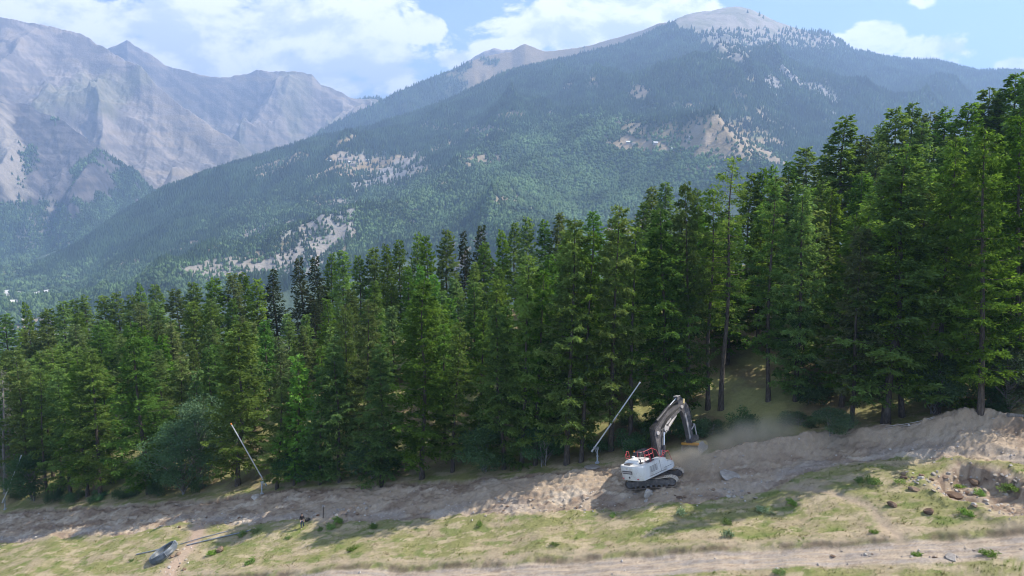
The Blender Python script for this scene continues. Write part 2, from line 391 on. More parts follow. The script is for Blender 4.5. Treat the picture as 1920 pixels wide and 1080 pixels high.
def build_ground():
    xs = np.linspace(-1.25, 1.25, 1250)
    ys = np.concatenate([np.geomspace(22, 44, 70)[:-1], np.geomspace(44, 120, 560), np.geomspace(121, 520, 130)])
    Xg, Yg = np.meshgrid(xs, ys); Xg = Xg*(Yg+8)
    Z, u, n, w, s, road, pd, pth, pth2, cut, lo, hi = height(Xg, Yg, True)
    G1 = np.array((.225,.22,.09)); G2 = np.array((.335,.275,.175)); G3 = np.array((.15,.185,.055)); D1 = np.array((.38,.30,.22)); D2 = np.array((.245,.18,.13)); D3 = np.array((.50,.42,.33)); D4 = np.array((.15,.10,.075))
    g = lerp(G1, G2, sst(fbm(u*.22, n*.5, 5, 101)+.35*fbm(u*2, n*2, 3, 103), -.35, .65))
    g = lerp(g, G3, sst(fbm(u*.5+9, n*.8, 4, 107), .18, .6)*.75)
    dg = sst(fbm(u*.35, n*.9, 4, 109)+.4*fbm(u*4, n*4, 2, 111), .22, .6)
    g = lerp(g, np.array((.42,.34,.225)), dg*.8)
    d = lerp(D1, D2, sst(fbm(u*.3, n*.7, 5, 121), -.4, .5))
    d = lerp(d, D3, sst(fbm(u*.22+5, n*.6, 4, 123)+.3*fbm(u*1.5, n*6, 3, 125), .15, .55)*.8)
    d = lerp(d, D4, sst(fbm(u*1.1, n*2.2, 4, 127), .42, .7)*.55)
    d = lerp(d, D4, np.clip(cut*s, 0, 1)*.6)
    # stony grey belt along the lower edge of the strip
    belt = np.exp(-((n-lo-1.3)/1.0)**2)*sst(fbm(u*.15, n*.3, 3, 129), -.3, .2)
    d = lerp(d, np.array((.35,.31,.275)), np.clip(belt, 0, 1)*.6)
    rd = lerp(np.array((.43,.345,.26)), np.array((.35,.30,.255)), sst(fbm(u*.25, n*3.0, 4, 131), -.2, .35))
    rd = lerp(rd, D2, sst(fbm(u*.6, n*7, 3, 133), .25, .5)*.6)
    c = lerp(g, d, np.clip(s, 0, 1)); c = lerp(c, rd, np.clip(road, 0, 1))
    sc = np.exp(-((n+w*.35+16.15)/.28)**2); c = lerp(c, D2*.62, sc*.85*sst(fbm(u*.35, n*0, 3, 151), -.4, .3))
    c = lerp(c, D1, sst(n+w*.9, -16.1, -15.5)*(1-sst(n+w*.9, -15.4, -14.6))*.6)
    c = lerp(c, lerp(D1, D2, sst(fbm(u*1.2, n*1.6, 3, 153), -.2, .3)), sst(pd, -.9, -.1)); 
    c = lerp(c, D1, np.exp(-(pth/.55)**2)*.9); c = lerp(c, np.array((.42,.31,.23)), np.clip(np.exp(-(pth2/1.0)**2)*1.3, 0, 1))
    for (hu, hn), ru, rn, h in HEAPS:
        if h > .3: c = lerp(c, D1, np.clip(1.5*np.exp(-(((u-hu)/ru)**2+((n-hn)/rn)**2)*1.6), 0, 1)*.8)
    # forest floor: dry grass in the openings, needle litter elsewhere
    ff = sst(n, hi+.5, hi+4)
    fl = lerp(np.array((.27,.26,.11)), np.array((.20,.16,.09)), sst(fbm(u*.15, n*.15, 4, 141), -.25, .35))
    c = lerp(c, fl, ff)
    m = colmat('soil_and_turf', 2.6, .55, 17, .8, .9, .09)
    link('ground', grid_mesh('ground', Xg, Yg, Z, c, m), kind='structure')
    return Xg, Yg, Z, s, road, u, n
# ------------------------------------------------------------------ mountains and valley
VZ = -335.0
ROCK = np.array((.33,.28,.24)); ROCK2 = np.array((.19,.165,.15)); PALE = np.array((.32,.25,.17)); MEAD = np.array((.20,.205,.10)); MEAD2 = np.array((.27,.205,.12))
FLOORC = np.array((.060,.085,.045)); SCREE = np.array((.31,.285,.265))
def ell(px, py, E, wob):
    """soft union of patches given where they lie in the photograph"""
    m = np.zeros(np.shape(px))
    for (cx, cy, rx, ry, a, w) in E:
        c, s_ = math.cos(math.radians(a)), math.sin(math.radians(a))
        dx = px-cx; dy = -(py-cy); ax = (dx*c+dy*s_)/rx/1.12; ay = (-dx*s_+dy*c)/ry/1.35
        m = np.maximum(m, w*sst(1-np.sqrt(ax*ax+ay*ay)+wob*.95, -.22, .36))
    return m
def mountain(name, crest, base_, pxr, ncol, nrow, amp, colfn, wl=900., seed=0, shp=1.0, crestn=1.0, mrow=None, spur=0.0):
    cp = np.array(crest, float); bp = np.array(base_, float)
    px = np.linspace(pxr[0], pxr[1], ncol)
    cpy = np.interp(px, cp[:, 0], cp[:, 1]); cd = np.interp(px, cp[:, 0], cp[:, 2])
    cn = crestn*(1.6*fbm(px/42., px*0, 4, seed+3)+.9*ridged(px/18., px*0+3, 3, seed+4))
    r = (540-cpy)/FPX; ck = (r*math.cos(PITCH)-math.sin(PITCH))/(math.cos(PITCH)+r*math.sin(PITCH))
    cnz = -cn/FPX*cd
    k0 = (px-960)/FPX
    kw = max(5, ncol//14)|1; kern = np.hanning(kw+2)[1:-1]; kern /= kern.sum()
    cks = np.convolve(np.pad(ck, kw//2, mode='edge'), kern, 'valid'); cds = np.convolve(np.pad(cd, kw//2, mode='edge'), kern, 'valid')
    bd = np.interp(px, bp[:, 0], bp[:, 1]); bz = np.interp(px, bp[:, 0], bp[:, 2])
    t = np.concatenate([np.linspace(0, 1, nrow), np.linspace(1, 1.5, 12)[1:]])
    T = t[:, None]; Y = bd+(cd-bd)*T
    cz = ck*cd; czs = np.minimum(cks*cds, cz+60)
    Z = np.where(T <= 1, bz+(czs-bz)*np.clip(T, 0, 1)**shp+(cz-czs)*sst(T, .45, 1.0)*np.clip(T,0,1), cz-(T-1)*(cz-bz)*1.2)
    Z = Z+cnz*sst(T, .95, 1.0)
    # x/d is fixed along a column: x = k0*depth, depth = y cosP - z sinP
    X = k0*(Y*math.cos(PITCH)-Z*math.sin(PITCH))
    env = sst(T, 0, .12)*(1-.93*sst(T, .78, 1.0))
    wx = X+120*perlin(X/700., Y/700., seed+50); wy = Y+120*perlin(X/700.+5, Y/700., seed+51)
    N = ridged(wx/wl, wy/wl*.6, 6, seed, .5)*amp+.25*amp*fbm(X/wl*5, Y/wl*5, 4, seed+20)
    if spur: N = N+spur*ridged((X*.9+Y*.25)/wl*1.9, Y/wl*.35, 5, seed+30, .5)
    Z = Z+N*env
    PX, PY, D = proj(X, Y, Z)
    gzx = np.gradient(Z, axis=0)/np.maximum(np.gradient(Y, axis=0), 1); 
    col, dens, dec = colfn(PX, PY, X, Y, Z, T+0*PX, N/amp)
    return dict(name=name, X=X, Y=Y, Z=Z, col=col, dens=dens, dec=dec, PX=PX, PY=PY)
MROCK = colmat('mountain_ground', .012, .55, .09, .35, .9, 9.0)
FAR = []      # forest seeds: x, y, z, radius, height, kind, tint
def plant(M, n, seed, r0=1.9, h0=7.5, rk=.0005, yr=(0, 1e9), tint=1.0):
    rg = np.random.RandomState(seed)
    R, C = M['X'].shape; R -= 12
    i = rg.rand(n)**1.0*(R-1.01); j = rg.rand(n)*(C-1.01); a = i.astype(int); b = j.astype(int); fa = i-a; fb = j-b
    def s(A): return A[a, b]*(1-fa)*(1-fb)+A[a+1, b]*fa*(1-fb)+A[a, b+1]*(1-fa)*fb+A[a+1, b+1]*fa*fb
    px, py = s(M['PX']), s(M['PY'])
    sky = np.interp(px, SKY[:, 0], SKY[:, 1])
    ok = (px > -60) & (px < 1990) & (py < sky+45) & (rg.rand(n) < s(M['dens']))
    x, y, z = s(M['X'])[ok], s(M['Y'])[ok], s(M['Z'])[ok]; dec = s(M['dec'])[ok] > rg.rand(ok.sum())
    k = len(x); sc = (.65+.7*rg.rand(k))*(1+rk*y)
    FAR.append(np.stack([x, y, z, r0*sc, h0*sc*(.8+.4*rg.rand(k)), dec.astype(float), tint*(.86+.28*rg.rand(k))*(1+.55*fbm(x/170., y/170., 3, 401)+.3*fbm(x/50., y/50., 2, 402)).clip(.5, 1.6)], 1))
# skyline of the near forest (px, py)
SKY = np.array([(-200,640),(0,600),(9,587),(30,600),(48,567),(65,592),(88,578),(118,562),(158,553),(193,553),(219,548),(247,553),(263,531),(291,533),(330,540),(375,517),(400,520),(435,512),(450,510),(480,520),(510,503),(540,500),(565,482),(595,480),(635,470),(670,478),(700,463),(750,450),(780,435),(800,438),(835,430),(870,432),(890,445),(910,425),(942,430),(985,406),(1022,410),(1050,400),(1075,405),(1112,395),(1160,382),(1190,385),(1220,350),(1247,340),(1282,338),(1310,350),(1350,330),(1378,290),(1410,325),(1450,308),(1515,275),(1550,280),(1585,216),(1620,250),(1650,230),(1680,200),(1712,190),(1745,215),(1780,205),(1820,195),(1855,165),(1880,170),(1905,136),(2000,90),(2200,40)], float)

def col_main(px, py, x, y, z, t, N):
    f = fbm(x/260., y/260., 5, 201); f2 = fbm(x/70., y/70., 4, 203); f3 = fbm(x/900., y/900., 3, 205)
    wob = f*.55+f2*.35
    bareline = np.interp(px, [900,960,1110,1230,1270,1310,1340,1355,1390,1410,1460,1500,1545,1610,1700], [60,60,60,52,48,75,100,118,124,100,94,88,98,97,60])
    bare = sst(bareline-py+12*f+9*f2, -5, 9)
    E = [(1345,252,108,34,-4,1),(1260,245,50,20,5,.8),(1205,274,62,11,-6,1),(1190,240,36,10,-20,.8),(1192,172,13,14,-60,1),(1108,150,12,16,50,.9),(1065,163,8,7,0,.8),(1385,285,70,16,-5,.85),
         (880,242,75,8,-4,.75),(960,216,32,7,0,.8),(700,310,95,15,8,1),(655,300,50,10,0,1),(780,322,60,8,10,.9),(650,262,62,4,20,.9),(520,312,55,8,22,.9),(560,300,30,8,15,.8),(600,382,60,7,4,.8),(575,375,40,5,10,.8),
         (240,497,38,8,25,.8),(330,470,70,5,22,.9),(420,455,60,10,15,.75),(470,495,95,22,8,.75),(560,470,70,20,6,.6),(925,300,34,7,0,.8),(820,345,24,5,0,.8),(940,375,30,5,0,.8),(1410,146,14,5,0,.7),(815,240,20,8,0,.7),(840,275,40,6,15,.8),
         (1385,175,16,6,-20,.6),(1250,372,10,3,0,.8),(1320,315,34,6,0,.7),(1460,235,40,12,-30,.5),(880,305,20,6,0,.8),(1000,390,20,4,0,.7)]
    G = [(735,328,62,15,22,1),(630,410,45,24,40,.8),(600,450,60,16,35,.7),(690,290,50,12,10,.5),(1448,160,26,11,-40,1),(1490,150,36,7,-30,1),(1530,168,34,8,-32,.9),(1470,135,20,6,0,1),(1560,205,10,32,12,.55),(500,440,60,18,25,.6),(400,500,80,14,15,.6),(540,500,80,20,5,.7)]
    mE = ell(px, py, E, wob); mG = ell(px, py, G, wob)
    mE = np.maximum(mE, .85*sst(f+.5*f2+.35*f3, .62, .8)*(py > 200)*(px < 1250))
    road = [(30,549,26,6,-10,1),(72,549,28,6,6,1),(22,560,16,6,-35,1),(98,546,12,7,0,.8),(20,588,26,4,-10,.6),(45,598,20,4,-25,.6)]
    mR = ell(px, py, road, wob*.15)
    speck = sst(fbm(x/24., y/24., 3, 207), .05, .35)
    c = lerp(FLOORC, FLOORC*1.35, sst(f2, -.3, .4))
    c = lerp(c, lerp(MEAD2, PALE, sst(f2+f, -.3, .4)), mE)
    c = lerp(c, SCREE, mG)
    c = lerp(c, lerp(np.array((.30,.265,.22)), np.array((.23,.215,.155)), sst(f+f2, -.3, .5)), bare)
    c = lerp(c, np.array((.55,.53,.5)), mR)
    c = lerp(c, MEAD*1.0, ell(px, py, [(1418,254,14,5,0,1),(1370,315,20,6,0,.8),(1310,374,10,2,0,1)], wob*.3))
    dens = (1-.93*mE)*(1-.85*mG)*(1-.90*bare)*(1-mR)
    dens = np.clip(dens+(.04*speck)*(mE > .5)+.07*speck*(bare > .5)*(py > 55), 0, 1)
    dens = dens*(1-.995*(sst(60-py, -5, 10))*bare)
    dec = np.clip(ell(px, py, [(1150,350,260,90,0,1),(1330,300,110,30,0,1),(980,330,110,60,0,.8),(200,560,260,50,0,.6),(560,440,160,60,10,.35),(850,400,160,60,0,.6)], wob*.5), 0, 1)*.9
    return c, dens, dec
def col_rock(green=.35, base_py=9e9, tone=1.0):
    def fn(px, py, x, y, z, t, N):
        f = fbm(x/500., y/500., 5, 221); f2 = fbm(x/110.+z/90., y/110., 4, 223); st = fbm(x/900., z/55., 4, 225)
        c = lerp(ROCK2, ROCK, sst(f2+.6*st, -.45, .4)); c = lerp(c, PALE*.92, sst(st+.5*f2, .25, .6)*.6)
        c = lerp(c, MEAD, sst(f+.5*N, .0, .45)*green)
        return c*tone, 0*px, 0*px
    return fn
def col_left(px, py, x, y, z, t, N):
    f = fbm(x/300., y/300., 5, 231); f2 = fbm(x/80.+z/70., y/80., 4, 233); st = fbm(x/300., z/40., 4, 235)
    c = lerp(np.array((.075,.07,.072)), np.array((.155,.135,.13)), sst(f2+.6*st, -.4, .4))  # rock kept dark: the shade lying over this slope is put into its colour
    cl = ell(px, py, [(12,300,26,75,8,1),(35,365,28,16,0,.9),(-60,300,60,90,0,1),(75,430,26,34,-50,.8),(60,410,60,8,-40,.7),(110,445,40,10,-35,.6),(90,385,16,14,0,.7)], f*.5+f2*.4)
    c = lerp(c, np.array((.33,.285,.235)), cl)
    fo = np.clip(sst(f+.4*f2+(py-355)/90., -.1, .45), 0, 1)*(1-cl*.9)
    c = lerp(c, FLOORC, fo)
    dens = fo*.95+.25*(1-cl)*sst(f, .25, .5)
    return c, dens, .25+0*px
def col_hill(px, py, x, y, z, t, N):
    f = fbm(x/300., y/300., 5, 241); c = lerp(FLOORC, FLOORC*1.5, sst(f, -.4, .4))
    b = np.interp(px, [500,700,800,860,900,960,1020], [0,0,0,.25,.8,1,1]); gr = sst(b*1.3-.6+f*.7, 0, .4)
    c = lerp(c, MEAD2*.95, gr)
    return c, (1-gr)*.9, 0*px
def col_valley(px, py, x, y, z, t, N): return None

def build_far():
    main = mountain('main', [(-700,640,2300),(-100,545,2450),(0,533,2600),(20,522,2700),(80,490,2900),(150,455,3150),(225,405,3300),(300,358,3500),(390,322,3650),(470,298,3800),(540,275,3900),(600,256,4000),(700,236,4200),(840,190,4400),(900,161,4500),(960,133,4600),(1040,115,4700),(1100,100,4800),(1170,82,4900),(1230,57,5000),(1270,35,5100),(1300,25,5150),(1340,19,5200),(1365,13,5230),(1385,12,5250),(1405,17,5250),(1430,28,5300),(1465,44,5300),(1500,55,5350),(1550,60,5350),(1575,75,5350),(1605,95,5350),(1650,106,5300),(1700,113,5250),(1760,118,5200),(1830,135,5100),(1860,133,5100),(1920,135,5000),(2100,160,4800),(2700,300,4500)],
                    [(-700,1500,-340),(300,1150,-345),(1000,1000,-345),(2700,1000,-345)], (-560, 2480), 1250, 620, 95., col_main, wl=1050., seed=11, shp=1.04, spur=30., crestn=.55)
    back = mountain('back', [(300,420,5200),(470,340,5200),(560,275,5300),(600,247,5400),(650,220,5500),(700,196,5600),(780,157,5800),(840,132,5900),(890,112,6000),(925,103,6100),(960,97,6100),(975,87,6100),(985,84,6100),(1000,90,6100),(1020,96,6100),(1060,92,6100),(1110,84,6100),(1160,70,6050),(1200,57,6000),(1240,42,5950),(1280,38,5900),(1500,70,5800)],
                    [(300,4400,-340),(1500,5000,-300)], (300, 1480), 480, 200, 90., col_hill, wl=900., seed=23, crestn=.6)
    blue = mountain('blue', [(700,240,7400),(800,165,7400),(850,131,7400),(880,112,7400),(905,96,7400),(925,90,7400),(945,93,7400),(960,92,7400),(1100,140,7400)], [(700,6500,-100),(1100,6500,-100)], (700, 1100), 160, 60, 70., col_rock(.3), wl=700, seed=25)
    mid = mountain('mid', [(380,360,6900),(455,275,7000),(480,258,7000),(560,232,7200),(620,210,7300),(655,190,7400),(690,184,7400),(712,183,7400),(760,200,7400),(900,260,7400)], [(380,6000,-340),(900,6000,-340)], (380, 900), 260, 100, 60., lambda *a: (col_rock(0)(*a)[0]*0+FLOORC*1.3, 0*a[0]+.9, 0*a[0]), wl=900., seed=37, crestn=.8)
    peaks = mountain('peaks', [(100,160,7000),(170,110,7000),(203,88,7000),(222,80,7000),(238,71,7000),(255,84,7000),(285,100,7000),(310,120,7000),(335,127,7000),(370,136,7000),(400,141,7000),(430,142,7000),(462,136,7000),(482,128,7000),(510,134,7000),(560,136,7000),(585,140,7000),(602,158,7000),(640,172,7000),(655,182,7000),(720,192,7000),(800,230,7000)],
                     [(100,6000,-250),(800,6000,-250)], (100, 800), 560, 260, 330., col_rock(.35), wl=1700., seed=43, crestn=1.0, spur=50.)
    left = mountain('left', [(-700,60,5780),(-300,10,5610),(-100,25,5610),(0,31,5610),(40,38,5610),(70,46,5610),(120,53,5610),(165,68,5610),(180,80,5567),(200,90,5525),(235,112,5440),(262,122,5355),(285,150,5270),(320,180,5227),(345,200,5185),(380,222,5142),(410,245,5100),(440,262,5057),(470,284,5015),(500,318,4972),(540,372,4972),(600,420,4972)],
                    [(-700,4100,-340),(600,4200,-340)], (-500, 600), 760, 420, 165., col_rock(.42), wl=950., seed=58, crestn=1.3, spur=34.)
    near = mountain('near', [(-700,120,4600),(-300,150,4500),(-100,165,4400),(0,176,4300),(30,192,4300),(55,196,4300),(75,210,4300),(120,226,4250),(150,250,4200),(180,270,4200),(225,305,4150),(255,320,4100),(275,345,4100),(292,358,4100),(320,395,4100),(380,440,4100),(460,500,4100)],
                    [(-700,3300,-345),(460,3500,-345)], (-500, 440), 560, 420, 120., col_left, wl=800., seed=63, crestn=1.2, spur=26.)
    k = 0
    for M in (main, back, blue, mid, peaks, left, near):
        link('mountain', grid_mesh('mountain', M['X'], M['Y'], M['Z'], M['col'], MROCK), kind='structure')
    # valley floor out to the horizon
    xs = np.concatenate([np.linspace(-30000, -3200, 30), np.linspace(-3100, 600, 420), np.linspace(900, 30000, 30)])
    ys = np.concatenate([np.linspace(-9000, 200, 12), np.linspace(400, 4400, 460), np.linspace(4700, 40000, 30)])
    X, Y = np.meshgrid(xs, ys); Z = VZ+14*fbm(X/600., Y/600., 4, 71)
    px, py, dd = proj(X, np.maximum(Y, 10), Z)
    f = fbm(X/200., Y/200., 4, 301); f2 = fbm(X/50., Y/50., 3, 303)
    c = lerp(FLOORC*1.1, MEAD*.9, sst(f, .15, .5))
    # pale river bed and the road that winds beside it
    def line(P, w): 
        q = [(p[0], p[1]) for p in P]
        return linedist(px, py, q) < w
    RV = [(-60,470),(20,466),(60,462),(100,460)]
    m1 = sst(3.2-linedist(px, py, [(-60,472),(0,466),(55,470),(72,478),(80,470),(100,462)])+f2, 0, 1.5)
    m2 = sst(3.6-linedist(px, py, [(8,546),(14,556),(30,566),(42,572)])+f2*.6, 0, 1.5)
    m3 = sst(3.6-linedist(px, py, [(8,546),(25,548),(60,552),(95,545)])+f2*.6, 0, 1.5)
    m4 = sst(4.5-linedist(px, py, [(0,598),(20,590),(30,580),(10,612),(60,602),(60,620)])+f2*2, 0, 2)
    mm = np.clip(m1+m2+m3+m4*.35, 0, 1)*(Y > 900)*(px < 400)
    c = lerp(c, np.array((.58,.56,.53)), mm)
    dens = (1-sst(f, .1, .4)*.6)*(1-mm)
    link('valley_floor', grid_mesh('valley_floor', X, Y, Z, c, MROCK), kind='structure')
    V = dict(X=X[12:472], Y=Y[12:472], Z=Z[12:472], dens=dens[12:472], dec=0*dens[12:472]+.5, PX=px[12:472], PY=py[12:472])
    plant(main, 620000, 1); plant(back, 50000, 2); plant(mid, 30000, 3); plant(near, 120000, 4); plant(V, 90000, 5, 3.0, 8)
    A = np.concatenate(FAR); rg = np.random.RandomState(9)
    mt, t, b, out = mat('far_foliage'); t.n.remove(b)
    at = t.new('ShaderNodeAttribute'); at.attribute_name = 'Col'; df = t.new('ShaderNodeBsdfDiffuse'); t.l.new(at.outputs['Color'], df.inputs[0]); t.l.new(df.outputs[0], out.inputs[0])
    def emit(B, tv, tf, name, c0, c1, label):
        n = len(B); a = rg.rand(n)*6.28; ca, sa = np.cos(a)[:, None], np.sin(a)[:, None]
        j = 1+.25*(rg.rand(n, len(tv))-.5)
        vx = tv[:, 0]*B[:, 3:4]*j; vy = tv[:, 1]*B[:, 3:4]*j; vz = tv[:, 2]*B[:, 4:5]
        P = np.stack([B[:, 0:1]+vx*ca-vy*sa, B[:, 1:2]+vx*sa+vy*ca, B[:, 2:3]-1.5+vz], -1).reshape(-1, 3)
        F = (tf[None]+(np.arange(n)*len(tv))[:, None, None]).reshape(-1, 3)
        q = rg.rand(n); cc = lerp(np.array(c0), np.array(c1), q)*B[:, 6:7]
        C = np.repeat(cc, len(tv), 0)
        o = link(name, mesh_np(name, P, F, np.full(len(F), 3), C, [mt], False), kind='stuff')
        o['label'] = label; o['category'] = 'forest'
    s5 = [(math.cos(i*1.2566), math.sin(i*1.2566), .12) for i in range(5)]
    tv = np.array(s5+[(0, 0, 1.0)]); tf = np.array([(i, (i+1) % 5, 5) for i in range(5)])
    emit(A[A[:, 5] < .5], tv, tf, 'far_conifer_forest', (.026,.050,.022), (.062,.100,.040), 'dark conifer woods covering the hazy slopes of the mountains across the valley')
    ring = lambda z, r, o: [(r*math.cos(i*1.2566+o), r*math.sin(i*1.2566+o), z) for i in range(5)]
    tv = np.array(ring(.18, .8, 0)+ring(.55, 1.0, .6)+[(0, 0, .92)])
    tf = np.array([(i, (i+1) % 5, 5+i) for i in range(5)]+[((i+1) % 5, 5+(i+1) % 5, 5+i) for i in range(5)]+[(5+i, 5+(i+1) % 5, 10) for i in range(5)])
    B = A[A[:, 5] > .5].copy(); B[:, 3] *= 1.25; B[:, 4] *= .85
    emit(B, tv, tf, 'far_broadleaf_forest', (.06,.105,.04), (.10,.15,.06), 'light green broadleaf woods on the lower slope across the valley')
    print('far trees', len(A))
    return main

# ------------------------------------------------------------------ trees of the near forest
LEAF = leafmat('larch_needles', (.04,.08,.018), (.235,.355,.075), .5)
LEAFY = leafmat('young_larch_needles', (.06,.12,.025), (.23,.37,.09), .48)
LEAFB = leafmat('brownish_larch_needles', (.055,.085,.03), (.21,.27,.09), .4)
SPRUCE = leafmat('spruce_needles', (.022,.034,.015), (.075,.09,.035), .2)
BROAD = leafmat('broad_leaves', (.045,.09,.045), (.13,.22,.10), .33)
GREYT = leafmat('grey_lichen_twigs', (.16,.15,.13), (.34,.33,.29), .15)
BARK = barkmat('larch_bark', (.055,.045,.038), (.15,.125,.105)); BARKG = barkmat('grey_bark', (.15,.14,.13), (.32,.30,.28))

def tuft_mesh(name, P, Dv, L, Wd, val, mt, rg, broad=False):
    n = len(P); r = rg.normal(size=(n, 3)); Dv = Dv/np.maximum(np.linalg.norm(Dv, axis=1, keepdims=True), 1e-6)
    S = np.cross(Dv, r); S /= np.maximum(np.linalg.norm(S, axis=1, keepdims=True), 1e-6)
    L = L[:, None]; Wd = Wd[:, None]
    a = P; b = P+Dv*L*.45+S*Wd; c = P+Dv*L; d = P+Dv*L*.45-S*Wd
    V = np.stack([a, b, c, d], 1).reshape(-1, 3)
    F = np.arange(n*4).reshape(-1, 4)
    C = np.repeat(np.clip(val, 0, 1)[:, None]*np.ones((1, 3)), 4, 0)
    return mesh_np(name, V, F, np.full(n, 4), C, [mt], False)
def tubes(B, name, mt):
    """many tapered tubes as one mesh: list of (points, radii, sides)"""
    V = []; F = []; k = 0; S = []
    for pts, rad, n in B:
        pts = np.asarray(pts, float); m = len(pts); d = np.gradient(pts, axis=0); d /= np.linalg.norm(d, axis=1, keepdims=True)+1e-9
        ref = np.array((0, 0, 1.)) if abs(d[0][2]) < .9 else np.array((1., 0, 0))
        u = np.cross(d, ref); u /= np.linalg.norm(u, axis=1, keepdims=True)+1e-9; v = np.cross(d, u)
        th = np.arange(n)*2*math.pi/n
        ring = pts[:, None]+(u[:, None]*np.cos(th)[None, :, None]+v[:, None]*np.sin(th)[None, :, None])*np.asarray(rad)[:, None, None]
        V.append(ring.reshape(-1, 3)); i = np.arange(m-1)[:, None]*n; j = np.arange(n)[None]; jn = (j+1) % n
        F.append((np.stack([i+j, i+jn, i+n+jn, i+n+j], -1)+k).reshape(-1, 4)); k += m*n
    V = np.concatenate(V); F = np.concatenate(F)
    return mesh_np(name, V, F, np.full(len(F), 4), None, [mt], True)
def conifer(name, seed, H=26, R=4.2, cb=.12, spacing=.21, tw=2.6, tu=6, droop=.25, up=.25, pw=.75, mt=None, bark=None, tl=.34, twd=.06, vary=.35, hang=.25, sparse=0.0, top=.0, tr=None, val0=.5, side=0.0):
    rg = np.random.RandomState(seed); mt = mt or LEAF; bark = bark or BARK
    wob = rg.normal(size=(2, 4))*.12
    def axis(z):
        q = np.asarray(z)/H
        return np.stack([wob[0, 0]*np.sin(q*5+seed)+wob[0, 1]*np.sin(q*9), wob[1, 0]*np.sin(q*4+2)+wob[1, 1]*np.sin(q*8+seed), np.asarray(z, float)], -1)
    tr = tr or .011*H
    zz = np.linspace(-.6, H, 12); T = [(axis(zz), tr*np.clip(1-(zz/H), .03, 1)**.8*(1+.35*np.exp(-np.clip(zz, 0, None)/.6)), 8)]
    P = []; Dd = []; VV = []; LL = []
    z = cb*H; az = rg.rand()*6
    while z < H*.985:
        t = (z-cb*H)/(H-cb*H)
        prof = max(.05, (1-t)**pw)*(.62+.38*min(1, t/.22))+top*math.exp(-((t-.8)/.15)**2)
        az += 2.4+rg.normal()*.5
        L = R*prof*(1-vary+vary*1.6*rg.rand())*(1+side*math.cos(az))
        skip = rg.rand() < sparse*(1-t*.7)
        z += spacing*(.6+.8*rg.rand())*(1-.45*t)
        if L < .45: L = .45
        dv = np.array((math.cos(az), math.sin(az), 0)); pv = np.array((-math.sin(az), math.cos(az), 0))
        dr = droop*(.5+rg.rand()) - .35*t; u2 = up*(.6+.8*rg.rand())
        p0 = axis(z)
        fz = lambda s: -dr*L*s+u2*L*s**2.4
        ss = np.linspace(0, 1, 5); bp = p0+dv*L*ss[:, None]; bp[:, 2] += fz(ss); bp[:, :2] += pv[:2]*(.08*L*np.sin(ss*3)*rg.normal())[:, None]
        br = .012+.0085*L
        T.append((bp, br*(1.05-ss), 3))
        if skip: continue
        m = max(2, int(L*tw)); s = (np.arange(m)+rg.rand(m))/m; s = .10+.9*s
        q = p0+dv*L*s[:, None]; q[:, 2] += fz(s)
        sg = np.where(rg.rand(m) < .5, -1, 1)[:, None]
        td = pv*sg*(.75+.5*rg.rand(m, 1))+dv*(.25+.6*rg.rand(m, 1)); td[:, 2] += -hang*(1+rg.rand(m))+.12
        tlen = (.20*L*(1.15-s)+.28)*(.6+.8*rg.rand(m))
        k = max(2, int(tu)); w = rg.rand(m, k)
        pp = q[:, None]+td[:, None]*(tlen[:, None]*w)[..., None]+rg.normal(size=(m, k, 3))*.06
        pp[..., 2] -= .22*tlen[:, None]*w*w
        dd = td[:, None]*.8+dv*.35+rg.normal(size=(m, k, 3))*.55
        bval = val0+rg.normal()*.16
        P.append(pp.reshape(-1, 3)); Dd.append(dd.reshape(-1, 3)); VV.append((bval+rg.normal(size=(m, 1))*.10+rg.normal(size=(m, k))*.12).ravel())
    P = np.concatenate(P); Dd = np.concatenate(Dd); VV = np.concatenate(VV); n = len(P)
    cm = tuft_mesh('crown', P, Dd, tl*(.6+.8*rg.rand(n)), twd*(.6+.8*rg.rand(n)), VV, mt, rg)
    return dict(name=name, trunk=tubes(T, 'trunk', bark), crown=cm, H=H, R=R, n=n)
